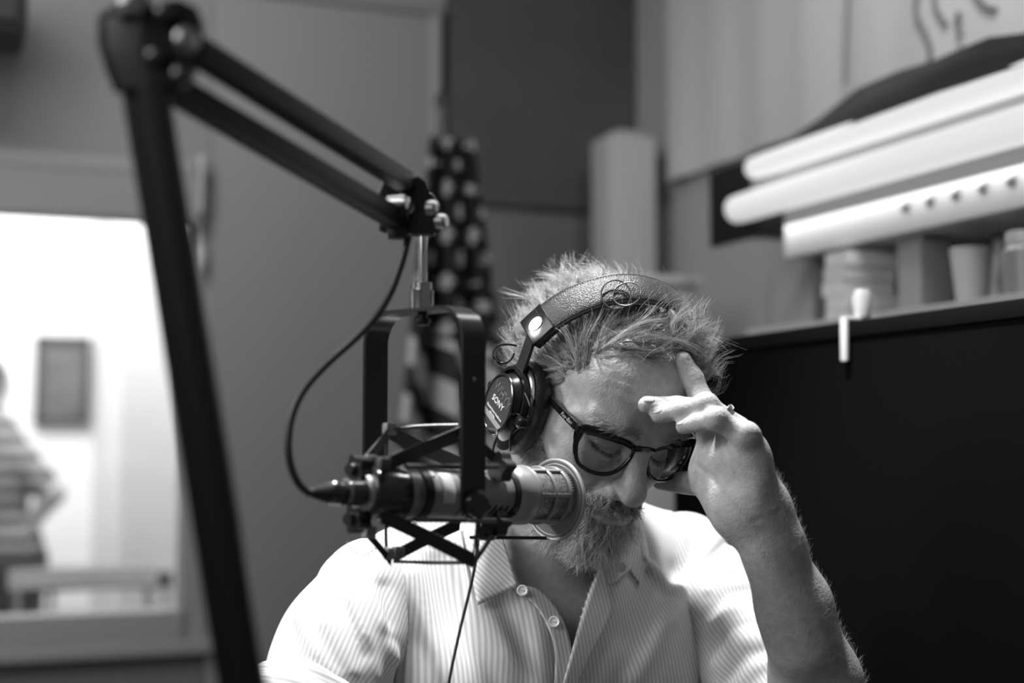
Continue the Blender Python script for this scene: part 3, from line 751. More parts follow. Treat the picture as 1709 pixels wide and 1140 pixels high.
# left forearm and hand (on the forehead)
WR = at(1277, 880, 1.295)
FINGERS = [([at(1246, 730, 1.266), at(1198, 700, 1.266), at(1168, 705, 1.280), at(1140, 712, 1.291)], [.0112, .0094, .0082, .0068]),
    ([at(1230, 716, 1.290), at(1178, 677, 1.286), at(1137, 685, 1.298), at(1100, 693, 1.308)], [.0120, .0100, .0088, .0076]),
    ([at(1207, 712, 1.312), at(1180, 682, 1.314), at(1130, 678, 1.316), at(1079, 676, 1.3125)], [.0120, .0100, .0090, .0080]),
    ([at(1185, 718, 1.330), at(1171, 670, 1.336), at(1156, 632, 1.342), at(1140, 601, 1.343)], [.0125, .0112, .0100, .0078])]
def hand_sdf(p):
    arm = chain(p, [EL, at(1362, 1140, 1.335), at(1326, 1010, 1.315), at(1290, 905, 1.30), at(1272, 858, 1.297)], [.043, .040, .031, .0245, .0245], .02)
    arm = smin(arm, rcone(p, at(1338, 1080, 1.30), at(1262, 868, 1.285), .028, .016), .02)
    heel = ell(p, at(1250, 838, 1.30), (.030, .020, .026))
    d = smin(arm, heel, .022)
    # metacarpals
    mc = chain(p, [at(1278, 855, 1.295), at(1246, 733, 1.268)], [.017, .0120])
    mc = smin(mc, chain(p, [at(1262, 858, 1.298), at(1230, 722, 1.290)], [.016, .0120]), .016)
    mc = smin(mc, chain(p, [at(1250, 858, 1.302), at(1208, 718, 1.311)], [.016, .0120]), .016)
    mc = smin(mc, chain(p, [at(1238, 856, 1.306), at(1186, 724, 1.330)], [.016, .0120]), .016)
    mc = smin(mc, ell(p, at(1264, 795, 1.274), (.012, .014, .030)), .016)      # little-finger pad
    mc = smin(mc, chain(p, [at(1188, 766, 1.318), at(1240, 760, 1.284)], [.013, .013]), .02)
    d = smin(d, mc, .016)
    d = smin(d, chain(p, [at(1228, 850, 1.298), at(1184, 803, 1.322)], [.020, .0165]), .024)   # thumb ball
    d = smin(d, chain(p, [at(1184, 806, 1.332), at(1143, 806, 1.382), at(1104, 802, 1.410)], [.0135, .0112, .0095]), .012)
    d = smin(d, chain(p, [at(1168, 784, 1.322), at(1186, 745, 1.332)], [.005, .006]), .014)      # web
    for (pts, rr), k in zip(FINGERS, (.007, .006, .006, .007)): d = smin(d, chain(p, pts, rr, .004), k)
    # knuckle bulges and skin folds
    for c, r in (((1246, 724, 1.262), .011), ((1196, 697, 1.265), .0096), ((1178, 674, 1.285), .0102)):
        d = smin(d, ell(p, at(*c), (r, r, r)), .006)
    for P_ in ([(1170, 735, 1.33), (1205, 748, 1.30), (1250, 742, 1.262)], [(1180, 722, 1.32), (1215, 735, 1.285), (1248, 730, 1.255)],
               [(1160, 775, 1.31), (1195, 800, 1.29), (1215, 850, 1.28)], [(1232, 872, 1.275), (1262, 868, 1.265), (1300, 852, 1.27)]):
        d = d + .0012 * ridge(p, [at(*c) for c in P_], .0028)
    # nails: the nail bed sits a little below the fold around it
    return d

def rarm_sdf(p): return chain(p, [RS, ER, ER + np.array([.10, -.20, -.03]), ER + np.array([.16, -.30, -.035])], [.040, .040, .036, .026], .02)
def near(f, c, r):
    c = np.array(c, f32)
    def g(p):
        e = np.sqrt(((p - c) ** 2).sum(-1)) - r; out = np.maximum(e, .03); m_ = e < .03
        if m_.any(): out[m_] = np.minimum(f(p[m_]), 1)
        return out
    return g
zcut = TO[2] - .14
hd = near(lambda p: head_local(w2h(p)), h2w(mm(0, 0, 20)), .16)
nk = near(neck_sdf, (NECK0 + T(0, 0, 0)) / 2, .17)
ts = near(lambda p: smax(torso_sdf(p) + .012, zcut - p[..., 2], .02), TO - np.array([0, 0, .05]), .30)
hn = near(hand_sdf, at(1270, 900, 1.31), .27)
ra = near(rarm_sdf, ER + np.array([.02, -.05, .02]), .33)
def body_sdf(p):
    d = smin(hd(p), nk(p), .025); d = smin(d, ts(p), .02)
    d = smin(d, rcone(p, LS, EL, .040, .043), .02); d = np.minimum(d, hn(p)); return smin(d, ra(p), .02)
Vb_, Qb_ = polygonise(body_sdf, np.array([-.42, .88, .68]), np.array([.42, 1.75, HT[2] + .20]), .0015)
hm_ = np.linalg.norm(Vb_ - h2w(mm(0, 0, 20)), axis=1) < .17
isarm = (Vb_[:, 0] > .10) & (hand_sdf(Vb_.astype(f32)) < .0012)
V = relax(Vb_, Qb_, 1, .45); NB_ = normals(V, Qb_); Q = Qb_
hm_ &= ~isarm
Vh = V[hm_]; NH = NB_[hm_]; Va = V[isarm]; NA = NB_[isarm]
LH = (Vh - HT) @ HR; NLH = NH @ HR
person = mesh_obj('person', V, Q, M_SKIN)
tag(person, 'bearded man in a striped white shirt, head bowed, hand on forehead', 'person')
print('body verts', len(V))

# fingernails
def fingernail(fi, n):
    pts, rr = FINGERS[fi]; a = unit(pts[3] - pts[2]); n = unit(np.array(n) - a * (np.array(n) @ a)); b = np.cross(a, n); r = rr[3] + .0001; V = []; nx, ny = 8, 9
    for i in range(nx):
        for j in range(ny):
            s_ = -.0062 + .0100 * i / (nx - 1); th = (-.85 + 1.7 * j / (ny - 1)) * (1 - .25 * abs(i / (nx - 1) * 2 - 1) ** 3); rad_ = math.sqrt(r * r - max(0, s_) ** 2) + .0002
            V.append(pts[3] + a * s_ + rad_ * (math.cos(th) * n + math.sin(th) * b))
    F_ = [(i * ny + j, i * ny + j + 1, (i + 1) * ny + j + 1, (i + 1) * ny + j) for i in range(nx - 1) for j in range(ny - 1)]
    o = mesh_obj('fingernail', V, F_, mat('nail', .44, .25, spec=.6), person); o.modifiers.new('t', 'SOLIDIFY').thickness = .0006
fingernail(2, (-.1, -.45, .9)); fingernail(1, (-.15, -.5, .85)); fingernail(0, (-.2, -.5, .85)); fingernail(3, (.75, -.25, .5))
# ------------------------------------------------------------------ hair
M_HAIR = mat_attr('silver_hair', 'tone', .06, .66, .30, spec=.6, transl=.10)
M_BEARD = mat_attr('grey_beard', 'tone', .10, .95, .45, spec=.4, transl=.2)
def strands_obj(name, P, R, tone, m, parent, kind='stuff'):
    "P: (n, s, 3) world points; R: (n,) root radius; 3-sided tapered strands"
    if 'hair' in name and name not in ('arm_hair', 'eyebrow_hair'): k_ = clear_of_finger(P); P, R, tone = P[k_], R[k_], tone[k_]
    n, s, _ = P.shape
    Tn = np.gradient(P, axis=1); Tn /= np.linalg.norm(Tn, axis=2, keepdims=True) + 1e-12
    a = np.cross(Tn, np.array([.31, .52, .79])); a /= np.linalg.norm(a, axis=2, keepdims=True) + 1e-9; b = np.cross(Tn, a)
    tp = np.linspace(1, .35, s)[None, :, None] * R[:, None, None]
    ring = np.stack([P + tp * (math.cos(g) * a + math.sin(g) * b) for g in (0, 2.094, 4.189)], 2)      # n,s,3,3
    V = ring.reshape(-1, 3)
    base = (np.arange(n)[:, None] * s + np.arange(s - 1)[None]).reshape(-1, 1) * 3
    Fq = np.concatenate([np.concatenate([base + k, base + (k + 1) % 3, base + 3 + (k + 1) % 3, base + 3 + k], 1) for k in range(3)])
    o = mesh_obj(name, V, Fq, m, parent, True, {'tone': np.repeat(tone, s * 3)})
    tag(o, kind=kind); return o
def clear_of_finger(P):
    "the raised index finger parts the hair: no strand lies over it"
    q = pix(P); f_ = np.array([(1140, 598), (1156, 632), (1171, 670)], float); dm = np.full(P.shape[:2], 1e9)
    for a, b in zip(f_[:-1], f_[1:]):
        t = np.clip(((q[..., :2] - a) @ (b - a)) / ((b - a) @ (b - a)), 0, 1); dm = np.minimum(dm, np.linalg.norm(q[..., :2] - a - t[..., None] * (b - a), axis=-1))
    return ~((dm < 15) & (q[..., 2] < 1.365)).any(1)
def ss(a, b, x): t = np.clip((x - a) / (b - a), 0, 1); return t * t * (3 - 2 * t)
def grow(root, nrm, flow, L, s, curl, freq, lift, grav, skull_push=True, r0=None):
    n = len(root); P = np.zeros((n, s, 3)); P[:, 0] = root - nrm * .001
    d = nrm * lift[:, None] + flow; d /= np.linalg.norm(d, axis=1)[:, None]
    ph = rng.uniform(0, 6.28, (n, 3)); st = L / (s - 1)
    side = np.cross(nrm, flow); side /= np.linalg.norm(side, axis=1)[:, None] + 1e-9
    for i in range(1, s):
        t = i / (s - 1)
        w = np.sin(ph[:, 0] + freq * t)[:, None] * side + np.cos(ph[:, 1] + freq * t * 1.2)[:, None] * nrm * .6
        d = d + w * curl[:, None] + flow * (.10 + .16 * t) + np.array(grav)[None]
        d /= np.linalg.norm(d, axis=1)[:, None]
        q = P[:, i - 1] + d * st[:, None]
        if skull_push:
            e = head_local(q.astype(f32)); bad = e < .002
            if bad.any():
                c = np.array([0, 0, .045]); o_ = q[bad] - c; o_ /= np.linalg.norm(o_, axis=1)[:, None]; q[bad] += o_ * (.0025 - e[bad])[:, None]
        P[:, i] = q
    return P
def clump(G, NR, kids, spread, s):
    n = len(G); k = kids
    off = rng.normal(0, 1, (n, k, 3)); off /= np.maximum(np.linalg.norm(off, axis=2, keepdims=True), .6)
    prof = np.linspace(1, .55, s)[None, None, :, None]
    wob = rng.normal(0, 1, (n, k, 1, 3)) * (np.linspace(0, 1, s) ** 2)[None, None, :, None] * .004
    P = G[:, None] + off[:, :, None] * spread[:, None, None, None] * prof + wob
    return P.reshape(n * k, s, 3)
x, y, z = LH.T
side = np.abs(x)
line = .100 - .072 * ss(.045, .000, y) ** .8 * 1.0                       # hairline height as a function of depth
line = np.where(side > .045, np.minimum(line, .112 - 1.9 * (side - .045) - .02 * ss(.06, .0, y)), line)
line = line + .004 * np.sin(40 * x) 
scalp = (z > line) | ((y < -.01) & (z > .012)) | ((y < -.045) & (z > -.03))
idx = np.where(scalp)[0]
NG = 1250
gi = rng.choice(idx, NG, replace=False)
root = LH[gi]; nr = NLH[gi]
rx, ry, rz = root.T
front = ss(.02, .065, ry)[:, None]; back = ss(-.005, -.05, ry)[:, None]
flow = front * np.array([-.94, .14, .05]) + (1 - front) * ((1 - back) * np.array([-.45, -.35, .1]) + back * np.array([.05, -.5, .15]))
sideR = ss(.05, .068, np.abs(rx))[:, None] * (1 - front)
flow = flow * (1 - sideR) + sideR * np.array([0, -.8, .05])
puff = (ss(.005, -.035, rx) * ss(.005, .045, ry))[:, None]
flow = flow * (1 - puff) + puff * (np.array([-.40, .10, .85]) + rng.normal(0, .25, (NG, 3)))
flow = flow + rng.normal(0, .20, flow.shape)
flow -= nr * (flow * nr).sum(1)[:, None] * .7
flow /= np.linalg.norm(flow, axis=1)[:, None]
band_y = -.015 + .020 * np.clip((rz - .06) / .092, -.2, 1)
underband = ((np.abs(ry - band_y) < .020) & (rz > .02))
S = 12
L = rng.uniform(.028, .050, NG) + .030 * front[:, 0] * (1 - puff[:, 0]) + .016 * back[:, 0] + .012 * puff[:, 0]; L[underband] = .016
lift = rng.uniform(.15, .45, NG) + .45 * back[:, 0] * rng.uniform(0, 1, NG) ** 2 + .5 * puff[:, 0]; lift[underband] = .02
curl = rng.uniform(.06, .28, NG) + .95 * back[:, 0] * rng.uniform(.1, 1, NG) + .75 * puff[:, 0] * rng.uniform(.2, 1, NG)
G = grow(root, nr, flow, L, S, curl, rng.uniform(2, 8, NG) + 8 * back[:, 0] * rng.uniform(.3, 1, NG), lift, (0, .01, -.012))
K = 15
P = clump(G, nr, K, rng.uniform(.0008, .0034, NG), S)
tone = np.clip(np.repeat(rng.uniform(.15, 1, NG) - .15 * front[:, 0] * rng.uniform(0, 1, NG), K) + rng.normal(0, .14, NG * K), .05, 1)
strands_obj('hair', h2w(P.reshape(-1, 3)).reshape(P.shape), rng.uniform(.00014, .00027, len(P)), tone, M_HAIR, person)
# short under-layer that covers the scalp
n3 = 5200; gi = rng.choice(idx, n3); root = LH[gi]; nr = NLH[gi]
fr_ = ss(.02, .065, root[:, 1])[:, None]; flow = fr_ * np.array([-.8, -.1, .2]) + (1 - fr_) * np.array([-.2, -.6, .05]) + rng.normal(0, .3, (n3, 3))
flow -= nr * (flow * nr).sum(1)[:, None] * .9; flow /= np.linalg.norm(flow, axis=1)[:, None]
P = grow(root, nr, flow, rng.uniform(.012, .030, n3), 7, rng.uniform(.05, .3, n3), rng.uniform(2, 7, n3), rng.uniform(.1, .35, n3), (0, 0, 0))
strands_obj('hair_underlayer', h2w(P.reshape(-1, 3)).reshape(P.shape), rng.uniform(.00016, .00028, n3), np.clip(rng.normal(.35, .3, n3), 0, 1), M_HAIR, person)
# fly-aways
n2 = 380; gi = rng.choice(idx, n2); root = LH[gi]; nr = NLH[gi]
flow = rng.normal(0, .5, (n2, 3)) + np.array([0, -.3, .2]); 
P = grow(root, nr, flow, rng.uniform(.03, .06, n2), 12, rng.uniform(.2, .55, n2), rng.uniform(4, 10, n2), rng.uniform(.6, 1.3, n2), (0, 0, 0))
strands_obj('flyaway_hair', h2w(P.reshape(-1, 3)).reshape(P.shape), np.full(n2, .00018), rng.uniform(.6, 1, n2), M_HAIR, person)

# ------------------------------------------------------------------ beard
ax_ = np.abs(x)
cheek = -.018 - .35 * np.clip(.055 - ax_, 0, 1) * 1.0
cheek = np.where(y < .045, np.minimum(.03, -.018 + (.045 - y) * 1.1), -.018 - (y - .045) * .55)
bmask = (z < cheek) & (y > .012) & (z > -.105)
must = (ax_ < .034) & (z < -.0240) & (z > -.0375 - .25 * ax_) & (y > .075)
lips = (ax_ < .027) & (z > -.051) & (z < -.0365 - .22 * ax_) & (y > .082)
bmask = (bmask | must) & ~lips & ~((ax_ < .015) & (z > -.0265)) 
bi = np.where(bmask)[0]
NB = 1700; gi = rng.choice(bi, NB, replace=False); root = LH[gi]; nr = NLH[gi]; rx, ry, rz = root.T
chin = ss(-.05, -.08, rz); mus = ((rz > -.046) & (np.abs(rx) < .034) & (ry > .07)).astype(float)
flow = np.stack([np.sign(rx) * .25 + rx * 2, np.full(NB, .15) - .45 * ss(.06, .02, ry), np.full(NB, -1.)], -1) + rng.normal(0, .33, (NB, 3))
flow -= nr * (flow * nr).sum(1)[:, None] * .7; flow /= np.linalg.norm(flow, axis=1)[:, None]
L = rng.uniform(.006, .012, NB) + .011 * chin - .0022 * mus - .004 * ss(.06, .02, ry)
G = grow(root, nr, flow, L, 6, rng.uniform(.15, .6, NB), rng.uniform(2, 8, NB), rng.uniform(.2, .7, NB), (0, .02, -.03))
K = 6; P = clump(G, nr, K, rng.uniform(.0012, .0030, NB), 6)
ov = (P[:, 0, 2] > -.040) & (P[:, -1, 2] < -.0385) & (np.abs(P[:, 0, 0]) < .030)      # moustache trimmed at the lip
P[ov] = P[ov][:, :1] + (P[ov] - P[ov][:, :1]) * .72
tb = np.where(rng.uniform(0, 1, NB) < .6, rng.uniform(.7, 1.1, NB), rng.uniform(.05, .5, NB)) - .30 * (mus * rng.uniform(0, 1, NB)) + .2 * chin
tone = np.clip(np.repeat(tb, K) + rng.normal(0, .2, NB * K), .0, 1)
strands_obj('beard', h2w(P.reshape(-1, 3)).reshape(P.shape), rng.uniform(.00016, .00030, len(P)), tone, M_BEARD, person)
# eyebrows
bw = (np.abs(z - (.044 + .05 * ax_ * (ax_ < .03) - .12 * np.clip(ax_ - .03, 0, 1))) < .0055) & (ax_ > .010) & (ax_ < .056) & (y > .055)
bi = np.where(bw)[0]; nbw = 420; gi = rng.choice(bi, nbw); root = LH[gi]; nr = NLH[gi]
flow = np.stack([np.sign(root[:, 0]) * .9, np.full(nbw, -.1), rng.normal(.1, .35, nbw)], -1)
P = grow(root, nr, flow, rng.uniform(.007, .013, nbw), 5, rng.uniform(0, .2, nbw), rng.uniform(1, 4, nbw), rng.uniform(.2, .5, nbw), (0, 0, -.02))
strands_obj('eyebrow_hair', h2w(P.reshape(-1, 3)).reshape(P.shape), np.full(nbw, .0002), rng.uniform(.05, .6, nbw), M_BEARD, person)
# lashes of the lowered lids
for sx in (1,):
    nl = 170; tt = rng.uniform(0, 1, nl); base_ = spline(mmp((16, 87, 20.5), (24, 91, 15.5), (34, 90, 15), (46, 80, 19)), 60)
    root = base_[(tt * 59).astype(int)] * np.where(rng.uniform(0, 1, (nl, 1)) < .5, -1, 1)[:, [0]] ** np.array([[1, 0, 0]]); nr = np.tile([0, 1., 0], (nl, 1))
    flow = np.stack([np.sign(root[:, 0]) * .25 * (tt - .3), np.full(nl, .55), np.full(nl, -.7)], -1) + rng.normal(0, .12, (nl, 3))
    P = grow(root, nr, flow, rng.uniform(.005, .008, nl), 5, np.full(nl, .02), np.full(nl, 2.), np.full(nl, .5), (0, .05, .05), False)
    strands_obj('eyelash', h2w(P.reshape(-1, 3)).reshape(P.shape), np.full(nl, .00018), np.zeros(nl), M_BEARD, person)
# forearm hair
pa = pix(Va); sel = np.where((pa[:, 1] > 790) & (NA[:, 0] > .05) & (NA[:, 1] < .75))[0]
na = 1700; gi = rng.choice(sel, na); root = Va[gi]; nr = NA[gi]
dn = unit(WR - EL); flow = dn * .5 + np.array([.25, 0, -.1]) + rng.normal(0, .35, (na, 3))
Ph = np.zeros((na, 5, 3)); Ph[:, 0] = root; dd = flow * .8 + nr * rng.uniform(.25, .8, (na, 1)); Ld = rng.uniform(.0035, .008, na)
for i in range(1, 5):
    dd = dd + dn * .18 - nr * .12 + rng.normal(0, .1, dd.shape); dd /= np.linalg.norm(dd, axis=1)[:, None]; Ph[:, i] = Ph[:, i - 1] + dd * (Ld / 4)[:, None]
strands_obj('arm_hair', Ph, np.full(na, .00010), rng.uniform(.3, 1, na), M_HAIR, person)

# ------------------------------------------------------------------ shirt
M_SHIRT = mat_attr('striped_cotton', 'u', .72, .51, .8, wave=230, spec=.2, bump=.06)
def folds(sdf, specs):
    "specs: (photo points, width, height) ridges (+) or valleys (-) traced on the cloth"
    F_ = [(list(hit(sdf, P)), w, hgt) for (P, w, hgt) in specs]
    def g(p):
        d = sdf(p)
        for (pts, w, hgt) in F_: d = d - hgt * ridge(p, pts, w)
        return d
    return g
torso_f = folds(torso_sdf, [
    ([(760, 910), (790, 1000), (850, 1090), (900, 1160)], .010, .006), ([(730, 940), (760, 1040), (830, 1150)], .012, -.006),
    ([(690, 960), (720, 1050), (760, 1150)], .010, .006), ([(880, 990), (900, 1060), (905, 1150)], .010, .005),
    ([(845, 1000), (870, 1080), (880, 1150)], .012, -.005),
    ([(1060, 880), (1078, 930), (1110, 975), (1135, 990)], .008, .008), ([(1080, 920), (1070, 980), (1050, 1060)], .014, -.008),
    ([(1165, 900), (1150, 960), (1110, 1040), (1060, 1130)], .010, .009), ([(1130, 960), (1090, 1060), (1040, 1150)], .016, -.006),
    ([(1120, 860), (1140, 900), (1145, 950)], .008, .005), ([(1185, 960), (1170, 1050), (1150, 1150)], .012, .005)])
sleeveL_b = lambda p: chain(p, [LS, LS + (EL - LS) * .55, EL], [.056, .056, .052], .02)
sleeveR_b = lambda p: smin(chain(p, [RS + EX * .01, RS + (ER - RS) * .5, ER], [.056, .054, .050], .02), ell(p, RS + (ER - RS) * .30, (.06, .06, .06)), .02)
CUT_R = RS + (ER - RS) * .72; DR = unit(ER - RS); CUT_L = LS + (EL - LS) * .86; DL = unit(EL - LS)
slR = folds(sleeveR_b, [([(560, 900), (600, 960), (640, 1040), (660, 1100)], .008, .006), ([(530, 940), (570, 1010), (610, 1090)], .009, -.005), ([(520, 960), (545, 1040), (585, 1120)], .007, .005),
    ([(590, 1000), (610, 1060), (625, 1130)], .007, .006), ([(640, 980), (650, 1060), (660, 1140)], .007, -.006), ([(500, 1030), (530, 1090), (560, 1130)], .006, .004)])
slL = folds(sleeveL_b, [([(1180, 940), (1215, 905), (1222, 900)], .006, -.006), ([(1185, 985), (1215, 950), (1245, 930)], .006, .005), ([(1185, 1025), (1220, 990), (1260, 985)], .007, -.006),
    ([(1185, 1055), (1225, 1020), (1275, 1005)], .007, .006), ([(1190, 1080), (1230, 1045), (1280, 1035)], .006, -.005), ([(1195, 1110), (1235, 1070), (1285, 1060)], .007, .006),
    ([(1210, 1140), (1245, 1095), (1288, 1085)], .006, -.006), ([(1230, 1150), (1260, 1115), (1290, 1105)], .006, .005)])
sh_root = None
armR = lambda p: smin(sleeveR_b(p), ell(p, RS, (.058, .058, .058)), .01)
shirt_sdf = torso_f
Vs, Qs = polygonise(shirt_sdf, TO - np.array([.32, .32, .30]), TO + np.array([.32, .30, .15]), .0026)
Vs = relax(Vs, Qs, 1, .5)
px_ = pix(Vs); Ns = normals(Vs, Qs)
# neck opening and the open placket: cut where the chest faces forward inside the V, and around the neck
OPEN = np.array([(822, 860), (842, 920), (866, 978), (905, 990), (932, 1025), (952, 1080), (948, 1100), (958, 1085), (975, 1020), (1000, 950), (1060, 850), (1000, 800), (850, 800)], float)
def inside(P, poly):
    c = np.zeros(len(P), bool); j = len(poly) - 1
    for i in range(len(poly)):
        xi, yi = poly[i]; xj, yj = poly[j]
        c ^= ((yi > P[:, 1]) != (yj > P[:, 1])) & (P[:, 0] < (xj - xi) * (P[:, 1] - yi) / (yj - yi + 1e-9) + xi); j = i
    return c
cutv = inside(px_[:, :2], OPEN) & ((Vs - TO) @ EY > 0)
ncyl = rcone(Vs.astype(f32), T(0, -.012, .0), NECK0, .066, .066) < 0
cutv |= ncyl
keep = ~cutv[Qs].all(1)
u_t = (Vs - TO) @ EX + .12 * ((Vs - TO) @ EZ) * np.clip(((Vs - TO) @ EX) * 6, -1, 1)
def compact(V, Q, *A):
    us = np.unique(Q); mp = np.zeros(len(V), int); mp[us] = np.arange(len(us)); return (V[us], mp[Q]) + tuple(a[us] for a in A)
V2, Q2, U2 = compact(Vs, Qs[keep], u_t)
shirt = mesh_obj('shirt', V2, Q2, M_SHIRT, person, True, {'u': U2}); shirt['label'] = 'white shirt with fine vertical stripes, collar open'
md = shirt.modifiers.new('thick', 'SOLIDIFY'); md.thickness = .0016; md.offset = -1
def sleeve(sdf, cut, dr, lo, hi, ufun, name):
    f_ = lambda p: smax(sdf(p), ((p - cut.astype(f32)) @ dr.astype(f32)), .004)
    V, Q = polygonise(f_, lo, hi, .0026); V = relax(V, Q, 1, .5)
    kp = (((V - cut) @ dr) < -.0015)[Q].any(1)
    V, Q = compact(V, Q[kp]); o = mesh_obj(name, V, Q, M_SHIRT, shirt, True, {'u': ufun(V)})
    md = o.modifiers.new('thick', 'SOLIDIFY'); md.thickness = .0016; md.offset = -1; return o
def ang_u(c, dr, ref, r=.055):
    e1 = unit(np.cross(dr, ref)); e2 = np.cross(dr, e1)
    return lambda V: np.arctan2((V - c) @ e2, (V - c) @ e1) * r
sleeve(slR, CUT_R, DR, RS - np.array([.22, .22, .32]), RS + np.array([.14, .2, .10]), ang_u(RS, DR, np.array([0, 1., .2])), 'sleeve')
sleeve(slL, CUT_L, DL, np.minimum(LS, EL) - .09, np.maximum(LS, EL) + .09, ang_u(LS, DL, np.array([0, 0, 1.])), 'sleeve')
# rolled cuffs
def cuff(c, dr, r, w, ufun):
    e1 = unit(np.cross(dr, (0, 1., .3))); e2 = np.cross(dr, e1); n = 64; prof = []
    for k in range(15):
        t = k / 14; prof.append((-w / 2 + w * t, r + .009 * math.sin(math.pi * t) ** .5 + .002 * math.sin(t * 19)))
    prof += [(w / 2 - .004, r - .004), (-w / 2 + .006, r - .004)]
    V = []
    for (t, rr) in prof:
        for k in range(n):
            g = 2 * math.pi * k / n; q = rr + .0025 * math.sin(3 * g + t * 60) + .0015 * math.sin(7 * g)
            V.append(c + dr * (t + .006 * math.sin(2 * g + .6)) + q * (math.cos(g) * e1 + math.sin(g) * e2))
    m = len(prof); F_ = np.array([(i * n + k, i * n + (k + 1) % n, ((i + 1) % m) * n + (k + 1) % n, ((i + 1) % m) * n + k) for i in range(m) for k in range(n)])
    V = np.array(V); o = mesh_obj('rolled_cuff', V, F_[:, ::-1], M_SHIRT, shirt, True, {'u': ufun(V)}); return o
cuff(CUT_R + DR * .008, DR, .056, .06, lambda V: (V - CUT_R) @ DR)
cuff(CUT_L, DL, .052, .05, lambda V: (V - CUT_L) @ DL)
# sheets laid on the cloth: rows of photo points -> patch lifted off the surface
def patch(name, rows, lift, sdf=None, m=None, thick=.0022, n=14, mlen=22, udir=None, parent=None):
    sdf = sdf or shirt_sdf
    R_ = []
    for r, lf in zip(rows, lift):
        P = hit(sdf, spline(np.array(r, float), mlen)); nr = P - CAMP; nr /= np.linalg.norm(nr, axis=1)[:, None]
        R_.append(P - nr * (np.array(lf) if np.ndim(lf) == 0 else np.interp(np.linspace(0, 1, mlen), np.linspace(0, 1, len(lf)), lf))[..., None])
    R_ = np.array(R_)                                            # rows, mlen, 3
    G_ = np.stack([spline(R_[:, k], n) for k in range(mlen)], 1)   # n, mlen
    V = G_.reshape(-1, 3); F_ = np.array([(i * mlen + k, i * mlen + k + 1, (i + 1) * mlen + k + 1, (i + 1) * mlen + k) for i in range(n - 1) for k in range(mlen - 1)])
    u = (V - TO) @ EX if udir is None else (V - TO) @ udir
    o = mesh_obj(name, V, F_, m or M_SHIRT, parent or shirt, True, {'u': u})
    md = o.modifiers.new('thick', 'SOLIDIFY'); md.thickness = thick; md.offset = 0; return o
bodyw = lambda p: np.minimum(shirt_sdf(p), neck_sdf(p) - .008)
# collar, his right: from neck side down to the point
patch('collar', [[(770, 868), (782, 935), (797, 1010)], [(800, 862), (820, 925), (833, 993)], [(826, 858), (846, 920), (864, 977)]], [.008, .013, .014], bodyw, udir=unit(EX * .8 + EZ * .6))
patch('collar', [[(1036, 905), (1048, 945), (1068, 976)], [(1050, 888), (1058, 928), (1072, 962)], [(1062, 862), (1078, 905), (1082, 940)]], [.005, .007, .003], bodyw, udir=unit(EX * .8 - EZ * .6))
patch('collar_stand', [[(992, 950), (1015, 975), (1050, 952)], [(1010, 930), (1030, 945), (1052, 925)], [(1025, 900), (1040, 905), (1058, 890)]], [.004, .010, .010], bodyw)
# placket edges
patch('placket', [[(862, 975), (900, 986), (934, 1026), (953, 1082), (952, 1150)], [(850, 985), (885, 1002), (912, 1040), (926, 1090), (925, 1150)]], [.006, .004], bodyw, n=8)
patch('placket', [[(1003, 945), (985, 985), (966, 1045), (950, 1105), (938, 1150)], [(1012, 985), (1022, 1015), (1010, 1050), (985, 1095), (960, 1150)]], [.010, .007], bodyw, n=8)
# buttons
def button(px, py, lift, sdf=bodyw):
    c = hit(sdf, [(px, py)])[0]; d = unit(CAMP - c + np.array([0, 0, .2])); c = c + d * lift
    mb = MB(); mb.lathe(c, d, [(0, .0045), (.0005, .0054), (.0018, .0056), (.0024, .0048), (.0020, .0036), (.0014, .0032)], 20); b_ = mb.build('button', mat('pearl_button', .80, .2, coat=.5), shirt)
    for s in (-1, 1):
        e = unit(np.cross(d, (0, 0, 1.))) * .0012 * s
        mb = MB(); mb.lathe(c + e + d * .0014, d, [(0, .0006), (.0007, .0006)], 8); mb.build('thread_hole', mat('thread', .5, .8), b_)
button(872, 988, .009); button(925, 1040, .008); button(1037, 950, .012)
# shoulder seam stitching (fine dashes along the yoke)
for P_ in ([(578, 905), (604, 926), (640, 905)],):
    Q_ = hit(lambda p: np.minimum(shirt_sdf(p), slR(p)), spline(P_, 26))
    mb = MB()
    for i in range(0, 25, 2): mb.tube([Q_[i] + (CAMP - Q_[i]) * .0008, Q_[i + 1] + (CAMP - Q_[i + 1]) * .0008], .0004, 5)
    o = mb.build('seam_stitching', mat('thread_grey', .35, .8), shirt); o['kind'] = 'stuff'

# ================================================================== things worn by the man
def text_mesh(body, size, depth=.0002, shear=0.):
    c = bpy.data.curves.new('lettering', 'FONT'); c.body = body; c.size = size; c.extrude = depth; c.shear = shear; c.align_x = 'CENTER'; c.align_y = 'CENTER'; c.resolution_u = 3
    o = bpy.data.objects.new('lettering', c); COL.objects.link(o)
    dg = bpy.context.evaluated_depsgraph_get(); me = bpy.data.meshes.new_from_object(o.evaluated_get(dg))
    V = np.array([v.co[:] for v in me.vertices]); F_ = [tuple(p.vertices) for p in me.polygons]
    bpy.data.objects.remove(o, do_unlink=True); bpy.data.meshes.remove(me); return V, F_
M_INK = mat('white_print', .8, .5); M_FAINT = mat('scratched_marks', .12, .5)
